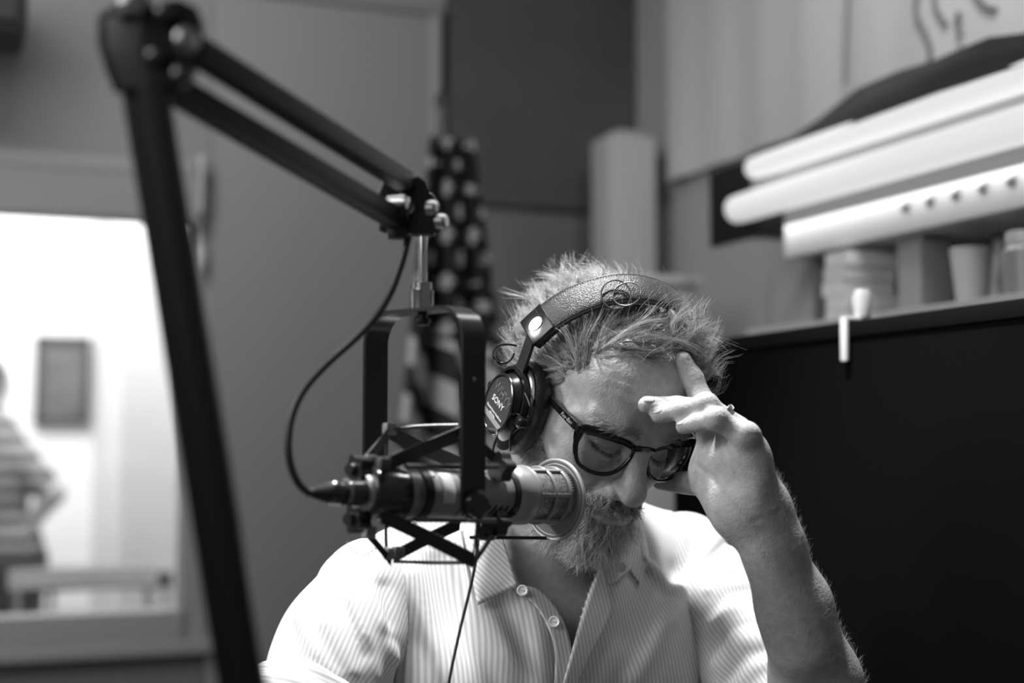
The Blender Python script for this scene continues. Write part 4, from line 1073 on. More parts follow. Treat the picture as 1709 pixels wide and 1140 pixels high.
# ---- headphones
hp = thing('headphones', h2w(mm(92, 4, 8)), 'black closed studio headphones with leather band over the grey hair', 'headphones')
HX = HR[:, 0]; HY = HR[:, 1]; HZ = HR[:, 2]
M_LEATH = mat('black_leather', .020, .36, spec=.6, bump=.5, bscale=700)
def band_pt(a): return mm(98 * math.sin(a) * (1 - .04 * math.cos(a)), -15 + 20 * (math.cos(a)), 60 + 92 * math.cos(a))
aa = np.linspace(-1.28, 1.28, 60)
BP = np.array([band_pt(a) for a in aa]); BT = np.gradient(BP, axis=0); BT /= np.linalg.norm(BT, axis=1)[:, None]
BO = np.cross(BT, (0, 1., 0)); BO *= np.sign((BO * (BP - np.array(mm(0, -5, 60)))).sum(1))[:, None]; BO /= np.linalg.norm(BO, axis=1)[:, None]; BY = np.cross(BO, BT); tl_ = .42 * np.cos(aa)[:, None] ** .5; BY, BO = BY * np.cos(tl_) + BO * np.sin(tl_) * np.where(BY[:, 1:2] > 0, -1, 1), BO
BO = np.cross(BT, BY); BO *= np.sign((BO * (BP - np.array(mm(0, -5, 60)))).sum(1))[:, None]
V = []; npf = 24
for i in range(len(aa)):
    for k in range(npf):
        g = 2 * math.pi * k / npf; cx_ = math.cos(g); sx_ = math.sin(g)
        wy = .0175 * np.sign(cx_) * abs(cx_) ** .45; th = (.0042 if sx_ > 0 else .0032) * np.sign(sx_) * abs(sx_) ** .7 + .001 * (1 - (wy / .0175) ** 2)
        V.append(BP[i] + BY[i] * wy + BO[i] * th)
F_ = [(i * npf + k, i * npf + (k + 1) % npf, (i + 1) * npf + (k + 1) % npf, (i + 1) * npf + k) for i in range(len(aa) - 1) for k in range(npf)] + [tuple(range(npf)), tuple((len(aa) - 1) * npf + k for k in range(npf))]
hb = MB().add(V, F_); hbo = hb.build('headband', M_LEATH, hp, deg=60, xf=h2w)
mb = MB()
for s in (-1, 1):
    E_ = BP + BY * s * .0168 + BO * .0024; mb.tube(E_, .0006, 6)
mb.build('piping', mat('leather_piping', .03, .5), hbo, xf=h2w)
mb = MB()
for s in (-1, 1):
    E_ = spline(BP + BY * s * .0146 + BO * .0043, 200)
    for i in range(0, 198, 2): mb.tube([E_[i], E_[i + 1]], .00035, 4)
o = mb.build('stitching', mat('stitch_thread', .10, .7), hbo, xf=h2w); o['kind'] = 'stuff'
def yoke_side(s):
    "slider, fork, cup and cushion on one side (s=+1 his right)"
    X = lambda x, y, z: mm(s * x, y, z)
    e = BP[-1] if s > 0 else BP[0]; t = BT[-1] * 1 if s > 0 else -BT[0]; oo = BO[-1] if s > 0 else BO[0]; yy = np.array([0, 1., 0])
    mb = MB(); mb.box(e - t * .002, (t, np.cross(oo, t), oo), (.014, .0165, .0062), .0018); sl = mb.build('slider_block', M_BLACKP, hp, xf=h2w)
    mb = MB(); P_ = [e - t * .002 + oo * .0064 + (.0085 * math.cos(g) * np.sign(math.cos(g)) ** 0) * t * .95 + .0062 * math.sin(g) * np.cross(oo, t) for g in np.linspace(0, 2 * math.pi, 24, endpoint=False)]
    mb.prism(P_, oo, .0008); mb.build('size_badge', mat('badge_silver', .6, .3, metal=.6), sl, xf=h2w)
    end = np.array(X(100, 2, 40))
    mb = MB(); mb.band(spline([e + t * .008, (e + end) / 2 + oo * .002, end], 12), yy, .016, .0032); mb.build('slider_arm', M_BLACK, hp, xf=h2w)
    # fork ring around the cup
    mb = MB(); P_ = [np.array(X(100, 4 + 33 * math.sin(g), 8 + 36 * math.cos(g))) for g in np.linspace(-1.75, 1.75, 30)]
    mb.band(P_, (1., 0, 0), .0055, .0030); mb.build('fork', M_BLACKP, hp, xf=h2w)
    # cushion
    th = np.linspace(0, 2 * math.pi, 56, endpoint=False)
    mb = MB(); mb.tube([X(83.5, 4 + 29 * math.cos(g), 6 + 36 * math.sin(g)) for g in th], .0118, 16, closed=True); mb.build('ear_cushion', mat('cushion_vinyl', .014, .42, spec=.6, bump=.5, bscale=160), hp, xf=h2w)
    # housing: oval plate, then stepped round cup
    def oval(x, ry, rz, cy=4, cz=6): return [X(x, cy + ry * math.cos(g), cz + rz * math.sin(g)) for g in th]
    rings = [oval(84, 20, 26), oval(91, 37, 44), oval(94.5, 38, 45), oval(96, 36, 43), oval(97.5, 30, 36), oval(104, 27, 31), oval(109, 27, 29), oval(110, 26, 28)]
    Vv = [p for r in rings for p in r]; n_ = len(th)
    F_ = [(i * n_ + k, i * n_ + (k + 1) % n_, (i + 1) * n_ + (k + 1) % n_, (i + 1) * n_ + k) for i in range(len(rings) - 1) for k in range(n_)] + [tuple(range(n_)), tuple((len(rings) - 1) * n_ + k for k in range(n_))]
    cup = MB().add(Vv, F_).build('ear_cup', M_BLACKP, hp, deg=40, xf=h2w)
    mb = MB(); mb.tube([X(110, 4 + 27 * math.cos(g), 6 + 29 * math.sin(g)) for g in th], .0016, 8, closed=True); mb.build('cup_rim', M_BLACKP, cup, xf=h2w)
    mb = MB(); mb.prism([X(110.2, 4 + 25 * math.cos(g), 6 + 27 * math.sin(g)) for g in th], (s, 0, 0), .0006); lb = mb.build('label_disc', mat('label_grey', .035, .5), cup, xf=h2w)
    def put(body, size, y, z, m, name, rot=0., sx=1.):
        V, F_ = text_mesh(body, size); c, s_ = math.cos(rot), math.sin(rot)
        P_ = [np.array(X(110.95 + v[2] * 1000, y, z)) + np.array([0, s * (v[0] * sx * c - v[1] * s_), v[0] * sx * s_ + v[1] * c]) for v in V]
        mb = MB().add(P_, F_); mb.build(name, m, cup, smooth=False, xf=h2w)
    if s > 0:
        put('SONY', .0085, 4, 7, M_INK, 'lettering', sx=1.2); put('Dynamic Stereo Headphones', .0031, 4, -3.5, M_INK, 'fine_print'); put('MDR-7506', .0031, 2, -7.5, M_INK, 'fine_print')
        put('WHYY', .014, 7, 17, M_FAINT, 'scratched_letters', rot=-.12)
        mb = MB(); mb.prism([X(110.8, 4 - 21.5, 6 - 14), X(110.8, 4 + 21.5, 6 - 14), X(110.8, 4 + 17.5, 6 - 19), X(110.8, 4 - 17.5, 6 - 19)], (1, 0, 0), .0003); mb.build('label_stripe', mat('label_stripe_grey', .30, .5), cup, smooth=False, xf=h2w)
        # hinge lugs, wire clips
        for (yy_, zz_) in ((40, 8), (-32, 8)):
            mb = MB(); mb.lathe(X(96, yy_, zz_), (1, 0, 0), [(0, .006), (.008, .006), (.010, .004)], 14); mb.build('hinge_lug', M_BLACKP, hp, xf=h2w)
        mb = MB(); mb.tube(spline([X(103, 30, 34), X(100, 44, 26), X(98, 46, 10), X(99, 36, -2), X(99, 30, -14), X(97, 36, -26)], 40), .0009, 8); mb.build('cup_wire', M_BLACKP, hp, xf=h2w)
yoke_side(1); yoke_side(-1)
lp = spline([(862, 577), (848, 575), (833, 577), (824, 586), (824, 597), (832, 605), (844, 606), (853, 600), (858, 590)], 40)
dl = np.interp(np.linspace(0, 1, 40), [0, .5, 1], [1.345, 1.325, 1.345])
mb = MB(); mb.tube([at(a, b, d) for (a, b), d in zip(lp, dl)], .0010, 8); mb.build('wire_loop', M_BLACKP, hp)
# springy curls of thin wire lying on the band
for (cx_, cy_, rx_, ry_, ti, d_) in ((1028, 492, 25, 24, .35, 1.352), (1047, 491, 24, 19, -.35, 1.350)):
    P_ = [at(cx_ + rx_ * math.cos(g) * math.cos(ti) - ry_ * math.sin(g) * math.sin(ti), cy_ + rx_ * math.cos(g) * math.sin(ti) + ry_ * math.sin(g) * math.cos(ti), d_ - .006 * math.sin(g)) for g in np.linspace(.7, 2 * math.pi + .4, 48)]
    mb = MB(); mb.tube(P_, np.linspace(.0010, .0006, 48), 8); mb.build('wire_curl', mat('dark_wire', .05, .4), hp)
cab = spline([tuple(pix(h2w(mm(108, 0, -24)))), (829, 722, 1.335), (822, 752, 1.33), (812, 800, 1.32), (802, 860, 1.29), (795, 930, 1.262), (784, 985, 1.255), (768, 1050, 1.248), (750, 1135, 1.238), (742, 1200, 1.235)], 70)
mb = MB(); mb.tube([at(*c) for c in cab], .0014, 10); mb.build('cable', M_RUB, hp)

# ---- eyeglasses
GR = np.array([[0.9994, -0.0262, 0.0221], [0.0257, 0.9994, 0.0243], [-0.0227, -0.0237, 0.9995]]); GT = np.array(mm(.7, 84.1, 17.7))
def g2w(p): return h2w(np.asarray(p, float) @ GR.T + GT)
gl = thing('eyeglasses', g2w(mm(0, 0, 0)), 'thick black square eyeglasses worn low on the nose', 'eyeglasses')
M_ACET = mat('black_acetate', .008, .10, spec=.7)
wrap = lambda x: 15 * (1 - (abs(x) / 69) ** 1.7)
for s in (1, -1):
    out = spline([(9, 12.5), (20, 15.8), (38, 17.8), (56, 18.2), (64.5, 16.5), (66, 9), (64, -4), (58, -15.5), (46, -21), (33, -21.5), (21, -17), (13, -7), (8.5, 5), (9, 12.5)], 90)[:-1]
    nrm_ = unit(np.array([s * .17, 1, .08]))
    P_ = np.array([mm(s * x_, wrap(x_) - .08 * z_, z_) for x_, z_ in out])
    cen_ = P_.mean(0)
    # rim: rectangular section swept along the outline
    V = []; m_ = len(P_)
    for i in range(m_):
        t = unit(P_[(i + 1) % m_] - P_[i - 1]); o_ = np.cross(t, nrm_); o_ = o_ * np.sign(o_ @ (P_[i] - cen_)); o_ = unit(o_); zz = out[i][1]
        wd_ = .0019 + .0026 * np.clip((zz - 2) / 12, 0, 1) + .0006 * np.clip((out[i][0] - 55) / 10, 0, 1)
        for (a, b_) in ((-1, -.5), (-1, .5), (-.5, 1), (.5, 1), (1, .5), (1, -.5), (.5, -1), (-.5, -1)): V.append(P_[i] + o_ * wd_ * a + nrm_ * .0020 * b_)
    F_ = [(i * 8 + k, i * 8 + (k + 1) % 8, ((i + 1) % m_) * 8 + (k + 1) % 8, ((i + 1) % m_) * 8 + k) for i in range(m_) for k in range(8)]
    MB().add(V, F_).build('rim', M_ACET, gl, deg=50, xf=g2w)
    nlens = np.array(P_); LV = []
    for j in range(6):
        for i in range(m_): q = cen_ + (nlens[i] - cen_) * (1 - j / 6); LV.append(q + nrm_ * .0025 * (1 - (1 - j / 6) ** 2))
    LV.append(cen_ + nrm_ * .0025)
    F_ = [(j * m_ + i, j * m_ + (i + 1) % m_, (j + 1) * m_ + (i + 1) % m_, (j + 1) * m_ + i) for j in range(5) for i in range(m_)] + [(5 * m_ + i, 5 * m_ + (i + 1) % m_, 6 * m_) for i in range(m_)]
    lo_ = MB().add(LV, F_).build('lens', M_LENS, gl, xf=g2w)
    # hinge corner and temple arm with chrome rivet
    mb = MB(); mb.box(mm(s * 67.5, -2.5, 17.0), ((1, 0, 0), (0, 1, 0), (0, 0, 1)), mm(3.0, 4.5, 3.6), .0010); mb.build('hinge', M_ACET, gl, xf=g2w)
    mb = MB(); mb.lathe(mm(s * 64.5, 6.2, 15.2), nrm_, [(0, .0012), (.0006, .0012), (.0009, .0007)], 12); mb.build('rivet', M_CHROME, gl, xf=g2w)
    tp = spline([mm(s * 69, -4, 17), mm(s * 72.5, -30, 17), mm(s * 75.5, -70, 16), mm(s * 77, -92, 13), mm(s * 75, -115, -8)], 30)
    mb = MB(); mb.band(tp, (0, .12, 1), np.interp(np.linspace(0, 1, 30), [0, .25, .7, 1], [.0078, .0068, .0062, .0052]), .0030); ta = mb.build('temple_arm', M_ACET, gl, deg=30, xf=g2w)
    V, F2 = text_mesh('Ray-Ban', .0058, shear=.3)
    c_ = np.array(mm(s * 71.9, -18, 17)); ty = unit(np.array([s * -.135, 1, 0])); tz = np.array([0, .02, 1.]); tx = np.array([s * 1., .13, 0])
    mb = MB().add([c_ + ty * s * v[0] + tz * v[1] + tx * .0012 for v in V], F2); mb.build('lettering', M_INK, ta, smooth=False, xf=g2w)
    mb = MB(); mb.lathe(mm(s * 11, 2, -3), (s * .6, -.4, 0), [(0, .002), (.001, .004), (.002, .003)], 12); mb.build('nose_pad', M_ACET, gl, xf=g2w)
mb = MB(); mb.tube(spline([mm(10.5, wrap(10) + 1, 11.5), mm(5, wrap(3) + 1.6, 12.8), mm(0, 16.4, 13.2), mm(-5, wrap(3) + 1.6, 12.8), mm(-10.5, wrap(10) + 1, 11.5)], 16), .0032, 12); mb.build('bridge', M_ACET, gl, xf=g2w)

# ---- wedding ring on the ring finger
rc_ = at(1206, 695, 1.2905); rd = unit(at(1180, 674, 1.292) - at(1226, 716, 1.290)); e1 = unit(np.cross(rd, (0, 0, 1.))); e2 = np.cross(rd, e1)
n_ = 40; prof = [(-.0025, .0126), (-.0020, .0134), (0, .0137), (.0020, .0134), (.0025, .0126), (0, .0122)]
V = [rc_ + rd * t + r * (math.cos(2 * math.pi * k / n_) * e1 + math.sin(2 * math.pi * k / n_) * e2) for (t, r) in prof for k in range(n_)]
F_ = [(i * n_ + k, i * n_ + (k + 1) % n_, ((i + 1) % 6) * n_ + (k + 1) % n_, ((i + 1) % 6) * n_ + k) for i in range(6) for k in range(n_)]
rg = MB().add(V, F_).build('wedding_ring', M_CHROME); tag(rg, 'plain metal wedding ring on the raised hand', 'ring')

# ================================================================== desk under the frame
dz0 = EL[2] - .047
DK = thing('desk', (0.05, 1.0, 0), 'dark desk edge under the microphone arm and elbow', 'desk')
mb = MB(); mb.box((-.16, .94, dz0 - .02), np.eye(3), (.56, .42, .02), .004); mb.build('desktop', mat('dark_laminate', .03, .5), DK)
for sx in (-.68, .36):
    mb = MB(); mb.box((sx, .94, (dz0 - .04) / 2), np.eye(3), (.03, .36, (dz0 - .04) / 2), .003); mb.build('leg_panel', mat('desk_panel', .04, .6), DK)

# ================================================================== microphone
A_ = at(640, 823, 1.140); B_ = at(917, 827, 1.275); MA = unit(B_ - A_); ML = np.linalg.norm(B_ - A_)
MP = unit(np.cross(MA, ZZ)); MU = np.cross(MP, MA)            # MP: sideways (toward camera side), MU: up
if MP[1] > 0: MP = -MP; 
MU = unit(ZZ - MA * (MA @ ZZ))
mic = thing('microphone', A_, 'large grey broadcast microphone in a black shock mount before the mouth', 'microphone')
M_MICB = mat('mic_body_grey', .24, .34, metal=.1)
M_MICH = mat('mic_head_grey', .30, .42, metal=.35)
def mt(px):   # distance along the axis for a photo column
    lo_, hi_ = -.2, .4
    for _ in range(50):
        m_ = (lo_ + hi_) / 2
        if pix(A_ + MA * m_)[0] < px: lo_ = m_
        else: hi_ = m_
    return lo_
r0 = .0205
mb = MB(); mb.lathe(A_, MA, [(mt(606), .010), (mt(608), .0165), (mt(612), .0195), (mt(622), .0215), (mt(650), .0215), (mt(652), .0205), (mt(664), .0205)], 40); mb.build('rear_cap', mat('mic_rear_black', .012, .2, spec=.7), mic)
mb = MB(); mb.lathe(A_, MA, [(mt(600), .0115), (mt(601), .0150), (mt(607), .0155), (mt(609), .012)], 32); mb.build('rear_ring', M_STEEL, mic)
mb = MB(); mb.lathe(A_, MA, [(mt(664), .0215), (mt(672), .0218), (mt(673), .0200), (mt(684), .0196), (mt(685), .0206), (mt(842), .0210)], 48); body_ = mb.build('body', M_MICB, mic)
mb = MB(); mb.lathe(A_, MA, [(mt(673), .0212), (mt(683), .0212)], 48); mb.build('body_ring', mat('mic_ring', .2, .4, metal=.5), mic)
# vent slots: raised slanted louvres around the body
for k in range(14):
    if 3 <= k % 7 <= 9:
        pass
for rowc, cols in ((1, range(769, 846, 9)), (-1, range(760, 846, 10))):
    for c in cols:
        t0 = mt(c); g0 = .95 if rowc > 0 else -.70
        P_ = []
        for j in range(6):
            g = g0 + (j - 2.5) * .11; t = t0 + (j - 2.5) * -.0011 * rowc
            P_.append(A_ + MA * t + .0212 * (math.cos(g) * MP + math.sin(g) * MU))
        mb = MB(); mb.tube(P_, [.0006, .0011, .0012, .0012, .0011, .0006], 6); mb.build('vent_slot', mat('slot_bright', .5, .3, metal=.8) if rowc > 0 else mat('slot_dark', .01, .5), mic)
# tape label on the flank
def wrap_patch(t0, t1, g0, g1, r):
    V = []; nx, ny = 3, 9
    for i in range(nx):
        for j in range(ny):
            t = t0 + (t1 - t0) * i / (nx - 1); g = g0 + (g1 - g0) * j / (ny - 1); V.append(A_ + MA * t + r * (math.cos(g) * MP + math.sin(g) * MU))
    F_ = [(i * ny + j, i * ny + j + 1, (i + 1) * ny + j + 1, (i + 1) * ny + j) for i in range(nx - 1) for j in range(ny - 1)]
    return MB().add(V, F_)
o = wrap_patch(mt(712), mt(732), -.35, .95, .0213).build('tape_label', mat('tape_white', .55, .5), mic); o.modifiers.new('t', 'SOLIDIFY').thickness = .0003
o = wrap_patch(mt(688), mt(706), .75, 1.2, .0213).build('tape_scrap', mat('tape_pale', .6, .5), mic); o.modifiers.new('t', 'SOLIDIFY').thickness = .0003
o = wrap_patch(mt(744), mt(746.5), -1.3, 1.5, .0213).build('body_seam', mat('slot_dark2', .01, .5), mic); o.modifiers.new('t', 'SOLIDIFY').thickness = .0002
# head collar and basket
mb = MB(); mb.lathe(A_, MA, [(mt(838), .0208), (mt(841), .0235), (mt(846), .0258), (mt(866), .0262), (mt(868), .0255), (mt(869), .022)], 56); mb.build('head_collar', M_MICH, mic)
t0, t1, t2, t3 = mt(868), mt(893), mt(897), mt(920)
mb = MB(); mb.lathe(A_, MA, [(t0, .0238), (t3, .0238), (t3 + .004, .018), (t3 + .006, .004)], 56); 
mm_ = bpy.data.materials.new('wire_mesh'); mm_.use_nodes = True; N = mm_.node_tree.nodes; L = mm_.node_tree.links; b = N['Principled BSDF']; b.inputs['Metallic'].default_value = .6; b.inputs['Roughness'].default_value = .4
tc = N.new('ShaderNodeTexCoord'); vo = N.new('ShaderNodeTexVoronoi'); vo.inputs['Scale'].default_value = 620; L.new(tc.outputs['Object'], vo.inputs['Vector'])
r = N.new('ShaderNodeMapRange'); r.inputs[1].default_value = .2; r.inputs[2].default_value = .6; r.inputs[3].default_value = .02; r.inputs[4].default_value = .35; L.new(vo.outputs['Distance'], r.inputs[0])
c = N.new('ShaderNodeCombineColor'); [L.new(r.outputs[0], c.inputs[i]) for i in range(3)]; L.new(c.outputs[0], b.inputs['Base Color'])
mb.build('basket', mm_, mic)
for t in (t0 + .0012, (t1 + t2) / 2, t3 - .0012):
    mb = MB(); th = np.linspace(0, 2 * math.pi, 56, endpoint=False)
    V = [A_ + MA * (t + dt) + rr * (math.cos(g) * MP + math.sin(g) * MU) for (dt, rr) in ((-.0019, .0236), (-.0019, .0256), (-.0008, .0262), (.0008, .0262), (.0019, .0256), (.0019, .0236)) for g in th]
    n_ = 56; F_ = [(i * n_ + k, i * n_ + (k + 1) % n_, ((i + 1) % 6) * n_ + (k + 1) % n_, ((i + 1) % 6) * n_ + k) for i in range(6) for k in range(n_)]
    MB().add(V, F_).build('basket_hoop', M_MICH, mic)
for k in range(6):
    g = .02 + k * math.pi / 3; d_ = math.cos(g) * MP + math.sin(g) * MU; e_ = -math.sin(g) * MP + math.cos(g) * MU
    mb = MB(); mb.box(A_ + MA * (t0 + t3) / 2 + d_ * .0250, (MA, e_, d_), ((t3 - t0) / 2, .0017, .0012), .0004); mb.build('basket_rib', M_MICH, mic)
mb = MB()
for k in range(60):
    g = 2 * math.pi * k / 60; d_ = math.cos(g) * MP + math.sin(g) * MU; mb.box(A_ + MA * (t3 + .0018) + d_ * .0245, (MA, np.cross(MA, d_), d_), (.0012, .0006, .0008))
o = mb.build('knurling', M_MICH, mic, smooth=False); o['kind'] = 'stuff'
# pop disc
dt_ = t3 + .010; dc = at(926, 834, pix(A_ + MA * dt_)[2])
pd = thing('pop_filter', dc, 'round grey pop filter disc in front of the microphone', 'pop filter')
DN = MA; RD = .0355
mb = MB(); mb.lathe(dc, DN, [(-.0006, RD - .002), (.0006, RD - .002)], 64)
pm = mat('pop_gauze', .26, .6, metal=.2, bump=.6, bscale=2500); mb.build('gauze', pm, pd)
mb = MB(); mb.tube([dc + RD * (math.cos(g) * MP + math.sin(g) * MU) for g in np.linspace(0, 2 * math.pi, 72, endpoint=False)], .0018, 10, closed=True); mb.build('rim', mat('pop_rim', .32, .4, metal=.4), pd)
mb = MB(); mb.tube([dc + (RD - .0035) * (math.cos(g) * MP + math.sin(g) * MU) - DN * .0008 for g in np.linspace(0, 2 * math.pi, 72, endpoint=False)], .0007, 8, closed=True); mb.build('inner_hoop', MATS['pop_rim'], pd)
mb = MB(); mb.tube([at(785, 897, 1.235), at(912, 898, pix(dc)[2] + .002)], .0016, 8); mb.tube([at(912, 898, pix(dc)[2] + .002), dc - MU * RD], .0014, 8); mb.build('holder_rod', M_BLACK, pd)
mb = MB(); mb.lathe(at(812, 884, 1.228), (0, 0, 1), [(-.009, .007), (-.006, .009), (.006, .009), (.009, .007)], 18); mb.build('rod_clamp', M_BLACKP, pd)
# ---- XLR plug and cable
C0 = at(609, 821, pix(A_ + MA * mt(606))[2]); C1 = at(514, 822, 1.085); CD = unit(C1 - C0); CL = np.linalg.norm(C1 - C0)
plug = thing('microphone_cable', C0, 'black cable with plug looping from microphone up to the boom', 'cable')
mb = MB(); mb.lathe(C0, CD, [(0, .0105), (.004, .0108), (CL * .34, .0105), (CL * .36, .0095), (CL * .40, .0095), (CL * .42, .0102), (CL * .62, .0098), (CL * .66, .0085)], 28); mb.build('plug_shell', mat('plug_black', .012, .22, spec=.7), plug)
mb = MB(); mb.lathe(C0, CD, [(CL * .355, .0108), (CL * .405, .0108)], 28); mb.build('plug_band', mat('plug_band', .35, .25, metal=1), plug)
mb = MB(); mb.lathe(C0, CD, [(CL * .66, .0085)] + [x for k in range(7) for x in ((CL * (.68 + .04 * k), .0080 - .0006 * k), (CL * (.695 + .04 * k), .0070 - .0006 * k))] + [(CL * 1.0, .0035)], 24); mb.build('strain_relief', M_RUB, plug)
cp_ = [(514, 822, 1.085), (498, 806, 1.078), (485, 776, 1.075), (481, 738, 1.076), (488, 692, 1.082), (508, 650, 1.09), (545, 608, 1.10), (592, 566, 1.112), (628, 528, 1.122), (652, 488, 1.13), (668, 446, 1.136), (677, 415, 1.14), (682, 394, 1.143)]
mb = MB(); mb.tube(spline([at(*c) for c in cp_], 70), .0030, 12); mb.build('cord', M_RUB, plug)

# ---- shock mount: yoke, stem, elastic straps, wire cradle
MC = at(709, 824, 1.182)
sm = thing('shock_mount', at(704, 512, 1.18), 'black U shaped yoke shock mount with crossed elastic straps', 'mount')
def arm_pt(s, y): # s=+1 near arm
    x_ = 789 if s > 0 else 625; d_ = 1.138 if s > 0 else 1.222; return at(x_, y, d_)
n1 = arm_pt(1, 842); f1 = arm_pt(-1, 842)
zt = at(704, 517, 1.18)[2]; nu_ = unit(np.r_[(n1 - f1)[:2], 0]); half = np.linalg.norm((n1 - f1)[:2]) / 2; cm = (n1 + f1) / 2
rad = .026; P_ = []
for z in np.linspace(n1[2], zt - rad, 10): P_.append(np.r_[(cm + nu_ * half)[:2], z])
for g in np.linspace(0, math.pi / 2, 10)[1:]: P_.append(np.r_[(cm + nu_ * (half - rad + rad * math.cos(g)))[:2], zt - rad + rad * math.sin(g)])
for k in np.linspace(half - rad, -(half - rad), 8)[1:-1]: P_.append(np.r_[(cm + nu_ * k)[:2], zt])
for g in np.linspace(math.pi / 2, 0, 10): P_.append(np.r_[(cm - nu_ * (half - rad + rad * math.cos(g)))[:2], zt - rad + rad * math.sin(g)])
for z in np.linspace(zt - rad, f1[2], 10)[1:]: P_.append(np.r_[(cm - nu_ * half)[:2], z])
wv = np.cross(nu_, ZZ); mb = MB(); mb.band(P_, wv, .0255, .0032); yk = mb.build('yoke', mat('yoke_black', .012, .30, metal=.2, spec=.6), sm, deg=25)
for s, n_ in ((1, n1), (-1, f1)):
    mb = MB(); mb.lathe(n_ - nu_ * s * .0016 + 0, nu_ * s, [(0, .0128), (.0032, .0128)], 28); mb.build('yoke_end', MATS['yoke_black'], sm)
    mb = MB(); mb.lathe(n_ + nu_ * s * .0016, nu_ * s, [(0, .0115), (.006, .0115), (.008, .009)], 20); mb.build('pivot_knob', M_BLACKP, sm)
mb = MB(); mb.lathe(arm_pt(1, 633) + nu_ * .0016, nu_, [(0, .0014), (.0006, .0014)], 10); mb.build('rivet', M_STEEL, sm)
ST = np.r_[cm[:2], zt]; 
mb = MB(); mb.lathe(ST - ZZ * .012, ZZ, [(0, .0052), (.003, .0065), (.005, .0065), (.006, .004), (.011, .004)], 20); mb.build('yoke_screw', M_BLACK, sm)
tip = at(700, 372, 1.152)
mb = MB(); mb.lathe(ST + ZZ * .0016, ZZ, [(0, .0088), (.014, .0090), (.016, .0095), (.0165, .0078), (.022, .0078), (.0225, .007)], 30); mb.build('swivel_nut', mat('nut_chrome', .5, .18, metal=1), sm)
mb = MB(); mb.tube([ST + ZZ * .02, np.r_[ST[:2], tip[2]]], .0036, 20); mb.build('stem_rod', M_CHROME, sm)
def strap(pts, w=.010, t=.0012, m=None, name='elastic_strap'):
    P_ = np.array([at(*c) for c in pts]); mb = MB(); mb.band(spline(P_, 10) if len(P_) > 2 else np.linspace(P_[0], P_[1], 4), (0.15, -.35, 1), w, t); return mb.build(name, m or mat('elastic_black', .014, .7), sm)
def rod(pts, r=.0015, m=None, name='cradle_wire'):
    mb = MB(); mb.tube(spline([at(*c) for c in pts], 16), r, 10); return mb.build(name, m or mat('wire_black', .03, .35, spec=.6), sm)
N_, M_d, Fd = 1.128, 1.175, 1.225
# upper side
strap([(609, 771, 1.15), (650, 722, 1.19)], .012); strap([(652, 722, 1.19), (700, 746, 1.21), (778, 778, 1.225)], .013)
strap([(636, 779, 1.12), (700, 752, 1.16), (772, 722, 1.195)], .013); rod([(655, 717, 1.19), (700, 712, 1.195), (764, 710, 1.20)], .0016)
strap([(772, 722, 1.195), (808, 750, 1.20), (842, 778, 1.21)], .010)
rod([(678, 779, 1.115), (776, 779, 1.15), (830, 778, 1.185)], .0024, M_DKSTEEL); rod([(646, 716, 1.20), (645, 745, 1.20), (644, 772, 1.20)], .0016)
# lower side
strap([(636, 860, 1.12), (710, 895, 1.14), (791, 936, 1.16)], .013); strap([(791, 938, 1.16), (814, 905, 1.19), (832, 874, 1.215)], .008)
strap([(607, 884, 1.15), (632, 912, 1.17), (653, 938, 1.185)], .008); strap([(662, 926, 1.19), (712, 900, 1.21), (768, 874, 1.225)], .012)
rod([(657, 937, 1.185), (720, 939, 1.178), (782, 939, 1.165)], .0016); rod([(693, 868, 1.115), (745, 868, 1.135), (826, 869, 1.185)], .0024, M_DKSTEEL)
rod([(644, 868, 1.19), (644, 890, 1.19), (645, 920, 1.19)], .0016); rod([(794, 850, 1.15), (796, 885, 1.155), (797, 925, 1.16)], .0013); rod([(790, 930, 1.16), (794, 890, 1.158), (797, 852, 1.15)], .0011)
# strap clips and star knobs
def star_knob(px, py, d, r, ax_v, name='star_knob'):
    ax_v = unit(ax_v); u = unit(np.cross(ax_v, (.2, .3, 1))); w = np.cross(ax_v, u); c = at(px, py, d); n_ = 40
    pol = [c + (r * (1 + .16 * math.cos(5 * g))) * (math.cos(g) * u + math.sin(g) * w) for g in np.linspace(0, 2 * math.pi, n_, endpoint=False)]
    mb = MB(); mb.prism(np.array(pol) - ax_v * .006, ax_v, .012); mb.lathe(c + ax_v * .005, ax_v, [(0, .005), (.005, .004)], 16); return mb.build(name, mat('knob_black', .012, .35, spec=.6), sm, deg=30)
star_knob(600, 783, 1.13, .0105, -MA); star_knob(597, 866, 1.13, .0105, -MA); star_knob(836, 779, 1.205, .0115, MA); star_knob(830, 872, 1.21, .0105, MA)
for (px, py, d, g) in ((618, 770, 1.14, .3), (650, 716, 1.19, .35), (640, 774, 1.115, .1), (616, 888, 1.15, .5), (651, 924, 1.185, .45), (664, 922, 1.188, .3), (771, 722, 1.195, .12)):
    mb = MB(); mb.box(at(px, py, d), (MA, MP, MU), (.0055, .0035, .0050), .0016); mb.build('strap_clip', mat('clip_%d' % int(g * 100), g * .6, .5), sm)
for t, z in ((mt(690), 1), (mt(838), 1)):
    mb = MB(); th = np.linspace(0, 2 * math.pi, 48, endpoint=False)
    V = [A_ + MA * (t + dt) + rr * (math.cos(g) * MP + math.sin(g) * MU) for (dt, rr) in ((-.004, .0208), (-.004, .0228), (.004, .0228), (.004, .0208)) for g in th]
    F_ = [(i * 48 + k, i * 48 + (k + 1) % 48, ((i + 1) % 4) * 48 + (k + 1) % 48, ((i + 1) % 4) * 48 + k) for i in range(4) for k in range(48)]
    MB().add(V, F_).build('cradle_ring', M_BLACK, sm)

